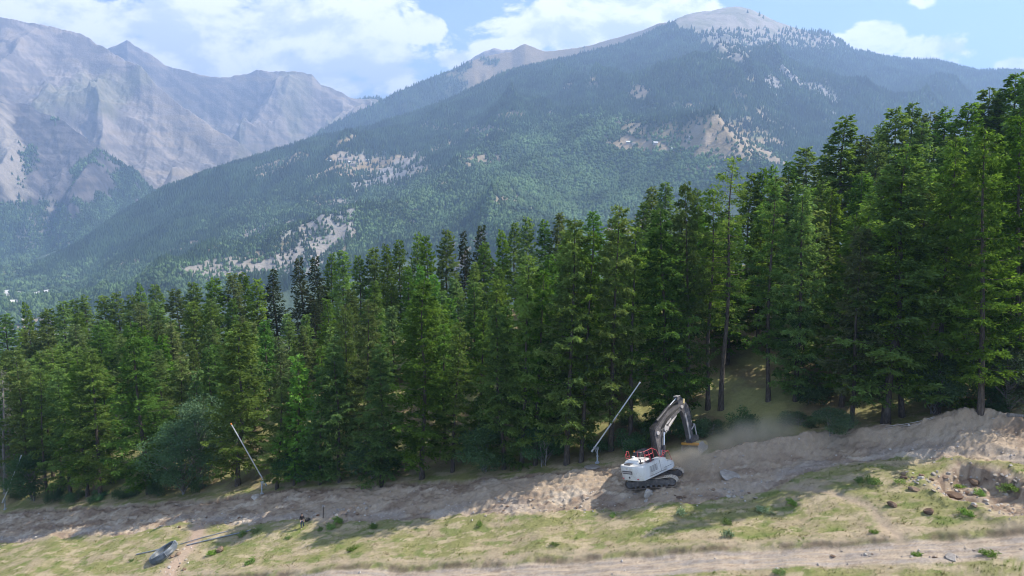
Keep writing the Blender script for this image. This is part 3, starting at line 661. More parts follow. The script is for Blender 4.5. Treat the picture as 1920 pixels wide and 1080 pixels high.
def broadleaf(name, seed, H=8, R=2.8, mt=None, n=9000, lobes=16, stems=1, leaf=.16):
    rg = np.random.RandomState(seed); mt = mt or BROAD; T = []; P = []; Dd = []; VV = []
    for st in range(stems):
        bx, by = rg.normal(size=2)*.25*(stems > 1)
        T.append((np.array([(bx, by, -.4), (bx*1.3, by*1.3, H*.3), (bx*2, by*2, H*.62), (bx*2.4, by*2.3, H*.85)]), np.array((.018, .014, .009, .003))*H/(stems**.5), 7))
    for i in range(lobes):
        a = rg.rand()*6.28; zz = H*(.28+.66*rg.rand()); prof = math.sin(min(1, (zz/H-.12)/.88)*math.pi)**.6; r = R*prof*(.35+.65*rg.rand()**.5)
        c = np.array((math.cos(a)*r, math.sin(a)*r, zz)); lr = R*(.30+.28*rg.rand())
        T.append((np.array([(0, 0, max(.2, zz-.35*H)), c*.6+np.array((0, 0, .35*(zz-.2*H))), c]), np.array((.009, .006, .002))*H, 4))
        k = n//lobes; v = rg.normal(size=(k, 3)); v /= np.linalg.norm(v, axis=1, keepdims=True); rad = lr*(.55+.5*rg.rand(k, 1))*np.array((1, 1, .72))
        P.append(c+v*rad+rg.normal(size=(k, 3))*.10); Dd.append(v*.4+rg.normal(size=(k, 3))+np.array((0, 0, -.3))); VV.append(.5+rg.normal()*.14+rg.normal(size=k)*.16)
    P = np.concatenate(P); Dd = np.concatenate(Dd); VV = np.concatenate(VV); m = len(P)
    ok = P[:, 2] > .15; P, Dd, VV = P[ok], Dd[ok], VV[ok]; m = len(P)
    cm = tuft_mesh('crown', P, Dd, leaf*(.7+.7*rg.rand(m)), leaf*.42*(.7+.6*rg.rand(m)), VV, mt, rg)
    return dict(name=name, trunk=tubes(T, 'trunk', BARKG), crown=cm, H=H, R=R, n=m)
KINDS = {}
def place_tree(kind, x, y, H, Rw, label, group, yaw, lean=(0, 0), z=None):
    K = KINDS[kind]; sz = H/K['H']; sxy = Rw/K['R']
    z = gz(x, y)-.1 if z is None else z
    r = thing(K['name'], label, K['cat'], (x, y, z), (lean[0], lean[1], yaw), group, (sxy, sxy, sz))
    link('trunk', K['trunk'], r); link('crown', K['crown'], r)
    return r
def top_z(x, y, py):
    r = (540-py)/FPX
    return y*(r*math.cos(PITCH)-math.sin(PITCH))/(math.cos(PITCH)+r*math.sin(PITCH))
def build_kinds():
    D = dict
    KINDS['l0'] = conifer('larch_tree', 1, 26, 4.4, .10, .27, 7.0, 14, pw=.62, twd=.065)
    KINDS['l1'] = conifer('larch_tree', 2, 26, 4.0, .14, .30, 7.0, 14, twd=.065, pw=.58, droop=.35)
    KINDS['l2'] = conifer('larch_tree', 3, 27, 3.8, .22, .32, 6.6, 14, sparse=.2, twd=.065, pw=.58, vary=.5)
    KINDS['l3'] = conifer('larch_tree', 4, 26, 4.8, .05, .28, 7.0, 14, twd=.065, pw=.72, droop=.3, hang=.4)
    KINDS['l4'] = conifer('larch_tree', 5, 28, 3.5, .38, .32, 6.6, 14, twd=.065, sparse=.25, pw=.5, vary=.6)
    KINDS['l5'] = conifer('larch_tree', 6, 27, 4.1, .14, .30, 6.6, 14, twd=.065, pw=.52, mt=LEAFB, vary=.5, hang=.4)
    KINDS['l6'] = conifer('larch_tree', 7, 25, 4.2, .10, .30, 7.0, 14, twd=.065, pw=.66, side=.2, vary=.5)
    KINDS['bare'] = conifer('larch_tree', 8, 28, 3.8, .30, .30, 4.0, 9, sparse=.4, pw=.55, vary=.6, top=.15, side=.35)
    for i, s in enumerate((11, 12, 13)): KINDS['m%d' % i] = conifer('larch_tree', s, 23, 3.7, .12, .27, 5.0, 10, pw=(.58, .7, .5)[i], tl=.42, twd=.10)
    for i, s in enumerate((14, 15)): KINDS['y%d' % i] = conifer('larch_tree', s, 15, 3.0, .05, .20, 4.0, 8, pw=.85, droop=.0, up=.3, mt=LEAFY, tl=.42, twd=.11, hang=.1)
    KINDS['b0'] = conifer('larch_tree', 16, 23, 3.5, .15, .27, 5.0, 10, pw=.5, tl=.42, twd=.10, mt=LEAFB, vary=.5)
    KINDS['s0'] = conifer('spruce_tree', 17, 22, 3.6, .06, .2, 4.2, 8, pw=.8, droop=.35, up=.2, mt=SPRUCE, tl=.34, twd=.11, hang=.35)
    KINDS['dead'] = conifer('dead_tree', 18, 20, 2.6, .05, .16, 3.0, 4, pw=.5, droop=.6, up=.1, mt=GREYT, bark=BARKG, tl=.5, twd=.02, hang=.9)
    KINDS['br0'] = broadleaf('broadleaf_tree', 21, 9, 2.9, None, 12000, 22)
    KINDS['br1'] = broadleaf('broadleaf_tree', 22, 7, 2.6, None, 9000, 18, 2)
    KINDS['sh0'] = broadleaf('shrub', 23, 2.4, 1.4, None, 3500, 14, 3, .12)
    for k, v in KINDS.items(): v['cat'] = {'shrub': 'shrub', 'dead_tree': 'dead tree'}.get(v['name'], v['name'].replace('_', ' '))
    print({k: v['n'] for k, v in KINDS.items()})
OCC = []
def front(kind, bx, by, tx, ty, wpx, label, group=None, rnd=[0]):
    p = hit(bx, by); rnd[0] += 1
    z1 = top_z(p.x, p.y, ty); H = z1-p.z
    _, _, d = proj(p.x, p.y, p.z+H*.5)
    Rw = wpx*.5*d/FPX*1.22
    # lean of the trunk towards where its top stands
    topx = (tx-960)/FPX*(p.y*math.cos(PITCH)-z1*math.sin(PITCH)); ly = max(-.09, min(.09, (topx-p.x)/H))
    OCC.append((p.x, p.y, 3.0))
    rg = random.Random(rnd[0]*7)
    yaw = rg.random()*6.28
    r = place_tree(kind, p.x, p.y, H, Rw, label, group, 0)
    r.rotation_euler = (Matrix.Rotation(ly, 3, 'Y') @ Matrix.Rotation(yaw, 3, 'Z')).to_euler()
    return r
FRONT = [
 ('dead',10,925,2,690,60,'grey leafless dead tree with drooping twigs at the left end of the treeline'),
 ('l1',56,920,28,650,78,'larch with thick dark trunk beside the grey dead tree'),
 ('l2',89,938,72,690,62,'slim larch with bare lower trunk, second past the dead tree'),
 ('l4',118,905,98,655,72,'larch with a long bare stem and light gap behind it, left treeline'),
 ('l1',163,932,145,672,80,'pale topped larch left of the bright broad double larch'),
 ('l0',192,930,166,650,104,'bright green larch with full crown and light top, left treeline'),
 ('l3',279,925,243,602,125,'very large light green larch standing alone at the left treeline, gap to its right'),
 ('br0',344,926,338,792,92,'small blue green broadleaf tree right of the large light larch'),
 ('br0',372,905,372,752,96,'bluish broadleaf tree behind left of the bright larch by the middle snow lance'),
 ('l0',446,908,464,598,122,'bright yellow green larch directly behind the middle snow lance'),
 ('l6',520,915,530,720,80,'low dark larch just right of the middle snow lance'),
 ('y0',556,908,556,667,80,'conical young larch with bright top right of the middle snow lance'),
 ('y1',600,908,603,690,74,'short conical young larch behind the scrub right of the middle lance'),
 ('l3',638,903,628,640,100,'mid green larch with bright right edge between middle lance and tall open larch'),
 ('l5',690,885,687,560,88,'brownish green larch with rounded grey top in the middle of the wood'),
 ('l3',716,905,714,640,108,'dark larch with crown to the ground left of the tall open larch'),
 ('l0',790,896,799,524,128,'tall open larch with visible pinkish trunk base in the middle treeline'),
 ('l5',650,872,648,566,72,'grey topped larch behind left of the brownish rounded larch'),
 ('l6',850,885,860,600,90,'dark larch right of the tall open larch with the visible trunk'),
 ('l3',944,880,926,565,112,'larch with pointed bright top and broken branch on its trunk'),
 ('l1',980,876,990,474,104,'tall slim larch with bare lower trunk right of the pointed bright larch'),
 ('l2',1003,872,1020,500,84,'thin trunked larch just behind the tall slim larch in the centre'),
 ('l0',1066,870,1076,404,136,'very tall larch with straight dark trunk, left of the right hand snow lance'),
 ('l2',1090,866,1112,430,90,'narrow larch close behind the very tall straight larch'),
 ('l1',1143,848,1162,380,118,'tall larch with rounded top rising behind the right hand snow lance'),
 ('l4',1180,835,1192,420,86,'larch with thin bare trunk between the snow lance and the excavator boom'),
 ('l3',1252,812,1238,386,152,'huge broad larch with bright green side directly behind the excavator boom'),
 ('l5',1292,790,1282,337,92,'dark larch whose top shows right of the huge broad larch'),
 ('l4',1326,766,1338,352,84,'thin straight larch with black bare trunk, left of a pair behind the bucket'),
 ('bare',1352,768,1378,290,108,'tallest bare trunked larch with forked open top, right of a pair behind the bucket'),
 ('l2',1440,752,1450,330,92,'open larch on the sunlit slope right of the bare trunked pair'),
 ('l3',1493,752,1508,340,128,'larch with bright pointed top and dark full crown beside the dust cloud'),
 ('l5',1598,797,1612,420,104,'larch with dark leaning trunk foot by the pale shrub'),
 ('l0',1660,793,1712,264,196,'largest larch on the right, wide light crown and grey trunk at the soil edge'),
 ('l1',1686,780,1652,330,120,'larch with thick black trunk close behind the largest right hand larch'),
 ('l3',1755,776,1790,250,150,'dark broad larch right of the largest light crowned larch'),
 ('l6',1835,774,1852,232,140,'dark larch in deep shade near the right edge behind the sandy mound'),
 ('l0',1906,757,1915,205,160,'large dark larch cut by the right edge of the picture'),
 ('br0',1890,772,1885,640,110,'blue green broadleaf tree at the foot of the right edge larches'),
 ('br1',1750,778,1755,670,80,'small broadleaf tree in the shade beyond the loose bent poles'),
 ('br1',1560,815,1556,772,66,'pale grey green shrub by the leaning trunk near the dust'),
 ('br1',905,885,905,800,80,'low broadleaf tree in the shade between two tall middle larches'),
 ('br1',560,905,565,838,74,'leafy understorey tree right of the middle snow lance foot'),
 ('br1',60,940,55,850,70,'leafy bush like tree near the far left snow lance'),
 ('br1',700,898,700,822,80,'leafy understorey tree left of the tall open larch foot'),
 ('br1',1020,872,1022,800,70,'leafy understorey tree between the slim and the very tall central larches'),
]
SKYT = [(9,587,'m0',42),(48,565,'m1',30),(88,577,'m2',44),(118,562,'m0',44),(140,559,'m2',40),(158,551,'m1',40),(193,552,'m0',44),(219,546,'m2',42),(247,551,'m0',46),(263,529,'m1',32),(291,531,'m0',44),(330,541,'b0',44),(360,528,'m2',44),
 (400,519,'m2',48),(437,511,'b0',46),(455,509,'m0',44),(480,521,'m2',40),(512,502,'s0',52),(562,481,'s0',50),(592,479,'s0',52),(620,473,'m1',40),(640,468,'m2',44),(672,477,'m0',40),(702,462,'m2',44),(724,456,'m1',38),(748,447,'m0',42),(782,434,'m1',42),(800,440,'m2',38),(836,429,'m2',44),(870,431,'s0',40),(905,420,'s0',52),
 (942,429,'m1',40),(965,415,'m0',36),(987,405,'m2',40),(1022,410,'m1',48),(1048,397,'b0',34),(1112,394,'m0',52),(1206,375,'m1',50),(1222,348,'b0',50),(1248,339,'m0',54),(1310,352,'m1',50),(1408,322,'m2',48),(1432,312,'m0',44),(1452,308,'m1',44),(1480,300,'m0',50),(1514,274,'m2',70),(1552,279,'m0',48),
 (1584,215,'m1',92),(1604,262,'m2',70),(1625,252,'m0',60),(1652,232,'m1',60),(1682,199,'m2',74),(1712,189,'m0',60),(1744,210,'b0',60),(1776,200,'m1',74),(1818,190,'m0',80),(1856,163,'m2',84),(1880,168,'m1',70),(1906,134,'m0',90),(1950,120,'m2',90)]
ORD = 'first second third fourth fifth sixth seventh eighth ninth tenth eleventh twelfth thirteenth fourteenth fifteenth sixteenth seventeenth eighteenth nineteenth twentieth'.split()
ENV = np.array([(-200,700),(0,650),(240,640),(460,625),(600,640),(700,600),(800,560),(930,520),(1075,450),(1240,440),(1380,380),(1500,370),(1710,300),(1900,240),(2100,200)], float)
def build_forest():
    build_kinds()
    for f in FRONT: front(*f[:6], f[6])
    rg = random.Random(5)
    # trees whose tops make the skyline, ordered along it from left to right
    zones = [('left of the dark spruces', 0, 500), ('between dark spruces and pointed spruce', 500, 910), ('in the centre right', 910, 1370), ('climbing the right side', 1370, 2100)]
    cnt = [0]*4
    for (px, py, k, wpx) in SKYT:
        X = (px-960)/FPX
        for nn in [60+rg.uniform(-7, 7)]+[48, 40, 32, 26, 70, 76]:
            # the point on this bearing that lies nn metres behind the treeline
            best = None
            for y in np.linspace(60, 260, 401):
                x = X*(y*math.cos(PITCH)+.139*(-top_z(0, y, py)))
                if un(x, y)[1] > nn: best = (x, y); break
            if best is None: continue
            x, y = best; z = gz(x, y); H = top_z(x, y, py)-z
            if 11 < H < 33: break
        H = max(8, min(36, H))
        q = next(i for i, zn in enumerate(zones) if zn[1] <= px < zn[2]); cnt[q] += 1; c = cnt[q]
        word = ORD[c-1] if c <= 20 else 'last'
        lab = '%s skyline treetop %s, from the left' % (word, zones[q][0])
        if k == 's0': lab = '%s dark spruce skyline top %s' % (word, zones[q][0])
        if c > 20: lab = 'treetop at the far end of the skyline %s near the frame edge' % zones[q][0]
        d = proj(x, y, z+H*.6)[2]
        place_tree(k, x, y, H, max(3.0, wpx*.5*d/FPX*1.45), lab, 'trees on the forest skyline', rg.random()*6.28); OCC.append((x, y, 2.4))
    # ranks between the treeline and the skyline
    names = {'y': 'light green conical larch', 'm': 'mid green larch', 'b': 'brownish larch', 's': 'dark spruce'}
    u0 = -150.; out = 0
    cand = []
    u = u0
    while u < 95:
        n = 7.0
        while n < 82:
            cand.append((u+rg.uniform(-2, 2), n+rg.uniform(-2, 2))); n += 5.4
        u += 5.6
    cand.sort(key=lambda q: q[1])
    for (u, n) in cand:
        x, y = xy(u, n); z = gz(x, y)
        if any((x-a)**2+(y-b)**2 < r*r for a, b, r in OCC): continue
        px, py, d = proj(x, y, z)
        if px < -90 or px > 2010: continue
        if 7 < u < 20 and n < 13: continue
        sky = np.interp([px-14, px, px+14], SKY[:, 0], SKY[:, 1]).max()
        Hm = top_z(x, y, sky+12)-z
        young = (430 < px < 980 and n > 16 and rg.random() < .55) or rg.random() < .12
        H = rg.uniform(13, 18) if young else rg.uniform(20, 27)
        if n > 30: H *= .92
        if Hm < 9: continue
        ev = float(np.interp(px, ENV[:, 0], ENV[:, 1])); sk2 = float(np.interp(px, SKY[:, 0], SKY[:, 1]))
        f = min(1., n/70.); f = f*f*(3-2*f); tgt = ev+18+(sk2-ev-18)*f+rg.uniform(-4, 44)
        H = min(H*1.1, Hm, top_z(x, y, max(tgt, sk2+8))-z)
        if H < 7: continue
        if rg.random() < (.38 if n < 16 else (.12 if n < 40 else .28)): continue
        if out > 205: break
        k = rg.choice(['y0', 'y1']) if young else rg.choice(['m0', 'm1', 'm2', 'm0', 'b0', 'm1'] if n > 16 else ['l0', 'l1', 'l2', 'l6'])
        if 470 < px < 610 and n > 42: k = 's0'
        Rw = H*rg.uniform(.165, .215)*(1.2 if young else 1)
        zs = ((150, 'above the far left snow lance'), (300, 'behind the large light left larch'), (420, 'above the blue green broadleaf tree'), (520, 'behind the middle snow lance'), (640, 'above the standing person'), (760, 'left of the tall open larch'), (900, 'right of the tall open larch'), (1040, 'around the wood centre'), (1180, 'above the right snow lance'), (1300, 'above the excavator'), (1420, 'around the bare trunked pair'), (1560, 'above the dust'), (1720, 'around the largest right larch'), (1850, 'above the sandy mound'), (9999, 'by the right edge'))
        zone = next(b for a, b in zs if px < a); depth = 'just behind the treeline' if n < 20 else ('deep in the wood' if n < 45 else 'under the skyline')
        size = 'small ' if H < 13 else ('tall ' if H > 21 else '')
        place_tree(k, x, y, H, Rw, '%s%s %s, %s' % (size, names.get(k[0], 'dark shaded larch'), depth, zone), 'larches %s, %s' % (depth, zone), rg.random()*6.28)
        OCC.append((x, y, 2.4)); out += 1
    print('ranks', out, 'skyline', cnt)

def build_haze():
    m = bpy.data.materials.new('air'); m.use_nodes = True; t = NT(m.node_tree); t.n.clear()
    o = t.new('ShaderNodeOutputMaterial'); v = t.new('ShaderNodeVolumePrincipled')
    v.inputs['Color'].default_value = (.42, .59, .89, 1); v.inputs['Density'].default_value = HAZE; v.inputs['Anisotropy'].default_value = .25
    t.l.new(v.outputs[0], o.inputs['Volume'])
    b = MB(); b.box((0, 16500, 620), (70000, 51000, 2040)); ob = b.build('haze', m); ob['kind'] = 'stuff'
    ob['label'] = 'pale blue haze lying over the valley and the far mountains'; ob['category'] = 'haze'

# ------------------------------------------------------------------ excavator
WHITE = solid('white_paint', (.72,.72,.70), .45, 0, .45, .6, (.42,.36,.30), 1.1)
DARK = solid('dark_machine_paint', (.055,.055,.06), .5, 0, .4, .45, (.24,.20,.17), 2.2, .2)
GREYM = solid('dusty_grey_steel', (.095,.09,.095), .55, .1, .4, .6, (.34,.30,.27), 2.6, .3)
STEEL = solid('worn_pale_steel', (.50,.47,.46), .5, .2, .4, .5, (.30,.25,.22), 1.6, .3)
CHROME = solid('cylinder_rod', (.72,.74,.76), .22, .8, .5, .1)
TRACK = solid('muddy_track_steel', (.24,.195,.16), .8, .1, .3, .8, (.33,.26,.20), 2.5, .5)
DUSTY = solid('dusty_track_guard', (.52,.46,.39), .8, 0, .3, .5, (.36,.29,.23), 1.5)
RED = solid('red_rail_paint', (.62,.07,.09), .45, 0, .4, .2, (.55,.4,.36), 4)
ORANGE = solid('orange_bucket_paint', (.68,.33,.06), .5, 0, .4, .35, (.45,.38,.30), 2.5)
YELLOW = solid('yellow_bucket_paint', (.56,.46,.22), .5, 0, .4, .95, (.50,.45,.40), 2.0)
GLASS = solid('dark_cab_glass', (.02,.025,.03), .08, 0, .8, .3, (.2,.19,.18), 1.5)
RUBBER = solid('black_rubber', (.02,.02,.022), .6, 0, .3, .3, (.15,.13,.11), 5)
GALV = solid('galvanised_steel', (.50,.53,.57), .42, .5, .5, .25, (.35,.36,.37), 3)
LANCE = solid('pale_aluminium_lance', (.68,.70,.73), .38, .35, .5, .12, (.5,.5,.5), 3)
HDPE = solid('blue_black_pipe', (.10,.125,.155), .38, 0, .5, .35, (.30,.30,.30), 3)
HDPE2 = solid('grey_pipe', (.24,.26,.29), .5, 0, .4, .3, (.30,.27,.22), 2)
AMBER = solid('amber_lens', (.75,.25,.03), .3)
def build_excavator():
    M = Matrix(((.8753, .4391, -.2027), (-.4095, .8959, .1724), (.2573, -.0678, .9639)))
    r = thing('excavator', 'white tracked excavator with raised dark boom digging in the dusty soil strip', 'excavator', (14.363, 64.911, -28.79), M.to_euler())
    SL = 1.096
    def up(mb, name, mt, parent=None, smooth=False):
        o = mb.build(name, mt, parent or r, smooth)
        if parent is None: o.rotation_euler = (0, 0, SL)
        return o
    # undercarriage
    for sy in (1, -1):
        yc = 1.38*sy; b = MB(); L = 2.15; R = .46; N = 52
        per = 2*2*L+2*math.pi*R; pts = []
        for i in range(N):
            d = per*i/N
            if d < 2*L: p = (-L+d, 2*R-.02*math.sin(d), 0, 1)
            elif d < 2*L+math.pi*R: a = math.pi/2-(d-2*L)/R; p = (L+R*math.cos(a), R+R*math.sin(a), math.cos(a), math.sin(a))
            elif d < 4*L+math.pi*R: p = (L-(d-2*L-math.pi*R), 0, 0, -1)
            else: a = -math.pi/2-(d-4*L-math.pi*R)/R; p = (-L+R*math.cos(a), R+R*math.sin(a), math.cos(a), math.sin(a))
            pts.append(p)
        for (x, z, nx, nz) in pts:
            rot = Matrix.Rotation(math.atan2(nx, nz), 3, 'Y')
            b.box((x, yc, z), (.205, .62, .05), rot); b.box((x+nx*.04, yc, z+nz*.04), (.03, .60, .06), rot)
        tr = b.build('track', TRACK, r)
        f = MB(); f.prism([(-L, .22), (L-.1, .22), (L-.1, .60), (L*.5, .78), (-L*.5, .78), (-L, .60)], yc-.20, yc+.20)
        for x in (-.9, .7): f.box((x, yc, .83), (.25, .3, .12))
        f.build('track_frame', GREYM, tr)
        g = MB(); g.prism([(.6, .90), (L-.1, 1.0), (L+.28, .90), (L+.5, .68), (L+.55, .45), (L+.47, .45), (L+.42, .62), (L+.22, .81), (L-.1, .93), (.6, .84)], yc-.34, yc+.34); g.build('guard', DUSTY, tr)
        w = MB(); w.cyl((L, yc-.22, R), (L, yc+.22, R), .34, n=18); w.cyl((L, yc-.26, R), (L, yc+.26, R), .12); w.build('idler', GREYM, tr, True)
        w = MB(); w.cyl((-L, yc-.22, R), (-L, yc+.22, R), .36, n=14); w.cyl((-L, yc-.27, R), (-L, yc+.27, R), .2, n=12); w.build('sprocket', GREYM, tr, True)
        for k in range(7): w = MB(); x = -1.6+k*.53; w.cyl((x, yc-.24, .17), (x, yc+.24, .17), .13, n=12); w.build('roller', GREYM, tr, True)
    c = MB(); c.box((0, 0, .62), (2.0, 2.3, .45), None, .1); c.prism([(-1.3, .5), (1.3, .5), (.9, .85), (-.9, .85)], -.9, .9); c.cyl((0, 0, .8), (0, 0, 1.12), .85, n=28); c.build('undercarriage', GREYM, r)
    # revolving body
    body = MB()
    cw = [(-2.35, -1.5), (-2.8, -1.5), (-3.05, -1.2), (-3.18, -.6), (-3.2, 0), (-3.18, .6), (-3.05, 1.2), (-2.8, 1.5), (-2.35, 1.5)]
    n = len(cw); V = []; F = []
    for z, k in ((1.18, .975), (1.30, 1.0), (2.36, 1.0), (2.50, .985), (2.56, .955)):
        V += [(-1.2+(x+1.2)*k, y*k, z) for x, y in cw]
    for L in range(4):
        for i in range(n): j = (i+1) % n; F.append([L*n+i, L*n+j, (L+1)*n+j, (L+1)*n+i][::-1])
    F.append(list(range(n))); F.append([4*n+i for i in range(n)][::-1]); body.add(V, F)
    up(body, 'counterweight', WHITE, None, True)
    rb = MB(); rb.prism([(-2.34, 1.20), (1.15, 1.20), (1.55, 1.34), (1.60, 1.75), (1.32, 2.02), (.72, 2.08), (.42, 2.52), (.22, 2.60), (-.15, 2.60), (-2.34, 2.54)], -1.5, -.62)
    rb.box((-.6, -1.51, 1.50), (3.3, .03, .05)); rb.box((-1.4, -1.51, 2.02), (1.6, .03, .8), None); rb.box((.1, -1.51, 1.85), (1.1, .03, .45))
    side = up(rb, 'side_housing', WHITE)
    gr = MB()
    for k in range(6): gr.box((-1.35, -1.53, 1.75+.1*k), (1.1, .015, .035))
    gr.box((-.38, -1.525, 1.95), (.02, .02, 1.1)); gr.box((.7, -1.525, 1.62), (1.2, .012, .03)); gr.box((-.9, -1.525, 1.40), (2.4, .012, .03))
    gr.build('louvre', GREYM, side)
    hd = MB(); hd.box((-1.45, .42, 2.0), (1.75, 2.05, 1.5), None, .12); hd.prism([(-2.3, 2.5), (-2.1, 2.86), (-1.0, 2.82), (-.8, 2.5)], -.45, 1.1); hd.box((-.2, -.2, 1.45), (2.4, 1.2, .5)); up(hd, 'engine_hood', WHITE)
    dk = MB(); dk.box((-2.55, .55, 2.60), (.55, .85, .08), None, .03); dk.box((-2.05, -.62, 2.66), (.35, .4, .12), None, .03); dk.cyl((-2.1, -.75, 2.6), (-2.18, -.75, 3.05), .06); dk.cyl((-2.18, -.75, 3.05), (-2.3, -.75, 3.12), .06); dk.box((-1.2, -1.0, 2.64), (.9, .5, .05)); up(dk, 'exhaust', DARK)
    # rear plate and round badge
    pl = MB(); pl.box((-3.215, .28, 1.98), (.03, 1.3, .30)); p = up(pl, 'rear_plate', GREYM)
    lt = MB()
    for k in range(9): lt.box((-3.24, .80-k*.13, 1.98), (.02, .10, .13 if k % 3 else .11))
    lt.build('lettering', STEEL, p)
    bd = MB(); bd.cyl((-3.19, .1, 1.50), (-3.23, .1, 1.50), .10, n=16); bd.box((-3.235, .1, 1.50), (.02, .05, .13)); up(bd, 'badge', GREYM)
    hl = MB(); hl.box((-3.19, 1.0, 1.38), (.04, .22, .09), None); hl.box((-3.19, -1.0, 1.38), (.04, .22, .09)); up(hl, 'rear_light', RED)
    # cab on the far side
    cb = MB(); cb.prism([(-.75, 1.18), (1.15, 1.18), (1.3, 1.7), (1.28, 2.2), (.95, 3.02), (.7, 3.12), (-.6, 3.12), (-.78, 2.95)], .62, 1.56); cab = up(cb, 'cab', DARK)
    g = MB(); g.box((-.785, 1.09, 2.62), (.02, .72, .55)); g.box((-.1, .605, 2.55), (1.0, .02, .7)); g.box((.62, .605, 2.45), (.35, .02, .6)); g.prism([(1.31, 1.75), (1.29, 2.2), (.98, 2.98), (1.0, 2.99), (1.32, 2.2), (1.33, 1.75)], .7, 1.48); g.build('window', GLASS, cab)
    g = MB(); g.box((.05, 1.09, 3.17), (1.5, .98, .07), None, .03); g.box((.2, 1.09, 3.24), (.7, .6, .09), None, .03); g.build('cab_roof', GREYM, cab)
    g = MB(); g.cyl((-.62, 1.42, 3.2), (-.62, 1.42, 3.36), .075); g.build('beacon', AMBER, cab)
    g = MB(); g.cyl((-1.25, 1.05, 2.8), (-1.25, 1.05, 2.98), .15, n=12); up(g, 'air_intake', WHITE)
    # red rails
    rl = MB(); q = .022
    def bars(P):
        for a, b in P: rl.cyl(a, b, q, n=6)
    y = -.62
    bars([((-1.35, y, 2.6), (-1.35, y, 3.55)), ((-.75, y, 2.6), (-.75, y, 3.57)), ((-.12, y, 2.6), (-.12, y, 3.58)), ((-1.35, y, 3.55), (-.12, y, 3.58)), ((-1.35, y, 3.08), (-.12, y, 3.1)),
          ((-.12, y, 3.58), (.35, y-.1, 3.2)), ((.35, y-.1, 3.2), (.45, y-.2, 2.6)), ((-1.35, y, 3.55), (-1.35, .3, 3.5)), ((-1.35, .3, 3.5), (-1.35, .3, 2.8)),
          ((-1.35, -1.35, 2.55), (-1.35, -1.35, 3.3)), ((-1.35, -1.35, 3.3), (-1.35, y, 3.3)), ((.25, -1.3, 2.6), (.45, -1.35, 2.95)), ((.45, -1.35, 2.95), (1.25, -1.38, 2.95)), ((1.25, -1.38, 2.95), (1.5, -1.4, 1.9)), ((1.05, -.75, 2.1), (1.1, -.75, 3.0)), ((1.1, -.75, 3.0), (1.25, -1.38, 2.95)), ((.1, -1.2, 2.62), (1.1, -1.0, 2.7))])
    up(rl, 'handrail', RED)
    rl = MB(); bars([((-1.3, 1.5, 2.2), (-1.25, 1.62, 3.45)), ((-1.25, 1.62, 3.45), (-1.45, 1.7, 3.5)), ((-1.45, 1.7, 3.5), (-1.5, 1.7, 3.0)), ((-1.5, 1.7, 3.0), (-1.27, 1.6, 2.9)), ((-1.6, 1.75, 3.25), (-1.62, 1.75, 2.85)), ((-1.62, 1.75, 2.85), (-1.3, 1.6, 2.7)), ((-1.6, 1.75, 3.25), (-1.4, 1.68, 3.3))]); up(rl, 'mirror_frame', RED)
    # boom in two pieces
    bm = MB(); bm.prism([(.75, 1.5), (1.55, 1.5), (1.75, 2.4), (2.1, 4.25), (2.0, 4.75), (1.35, 4.95), (1.05, 4.6), (1.0, 2.6)], -.27, .27)
    bm.prism([(.95, 4.55), (1.25, 5.05), (2.1, 5.55), (3.6, 6.35), (5.35, 6.62), (6.0, 6.45), (6.02, 6.1), (5.5, 5.92), (3.7, 5.35), (2.7, 4.55), (2.1, 4.15), (1.4, 4.2)], -.30, .30)
    bo = up(bm, 'boom', GREYM)
    dt = MB()
    dt.box((2.9, -.33, 5.15), (1.9, .05, .16), Matrix.Rotation(-.42, 3, 'Y')); dt.cyl((2.72, -.42, 4.75), (2.72, .42, 4.75), .30, n=16); dt.cyl((1.45, -.4, 4.65), (1.45, .4, 4.65), .2, n=14)
    dt.cyl((5.75, -.4, 6.28), (5.75, .4, 6.28), .17, n=14); dt.box((1.25, 0, 3.2), (.12, .4, 1.6)); dt.box((1.6, -.29, 2.3), (.5, .04, 1.2), Matrix.Rotation(.1, 3, 'Y')); dt.build('pin', STEEL, bo)
    hs = MB(); rg = random.Random(3)
    for k in range(5):
        yy = -.22+.11*k; hs.tube([(.85, yy, 2.4), (.72, yy, 3.3), (.68+.05*k, yy, 4.3), (.95, yy, 5.1+.04*k), (1.9, yy, 5.62), (3.0, yy, 6.2), (3.9, yy*1.1, 6.6+.05*(k % 2)), (4.8, yy, 6.85), (5.5, yy, 7.0)], .035, 6)
    for k in range(4): hs.tube([(2.0, -.34, 4.6+.12*k), (2.5, -.40, 5.05+.1*k), (3.2, -.36, 5.5+.1*k), (4.2, -.36, 5.95+.06*k), (5.4, -.36, 6.3+.03*k)], .028, 6)
    hs.tube([(2.5, -.36, 4.7), (2.95, -.48, 4.4), (3.15, -.48, 4.8), (2.9, -.4, 5.2)], .035, 6)
    hs.tube([(6.55, -.2, 6.6), (6.95, -.22, 6.2), (7.05, -.22, 5.2), (6.95, -.22, 4.2), (6.75, -.2, 3.6)], .035, 6); hs.tube([(6.55, .1, 6.7), (7.05, .05, 6.2), (7.12, .05, 5.2), (7.0, .05, 4.4)], .035, 6)
    up(hs, 'hydraulic_hose', RUBBER, None, True)
    for sy in (-1, 1):
        cy = MB(); cy.cyl((1.5, sy*.48, 2.2), (1.82, sy*.48, 3.35), .14, n=12); o = up(cy, 'hydraulic_cylinder', DARK, None, True)
        rd = MB(); rd.cyl((1.8, sy*.48, 3.3), (2.2, sy*.48, 4.55), .075, n=10); rd.build('rod', CHROME, o, True)
    cy = MB(); cy.cyl((2.0, 0, 5.75), (4.3, 0, 6.75), .16, n=12); o = up(cy, 'hydraulic_cylinder', DARK, None, True)
    rd = MB(); rd.cyl((4.25, 0, 6.73), (5.68, 0, 7.3), .08, n=10); rd.build('rod', CHROME, o, True)
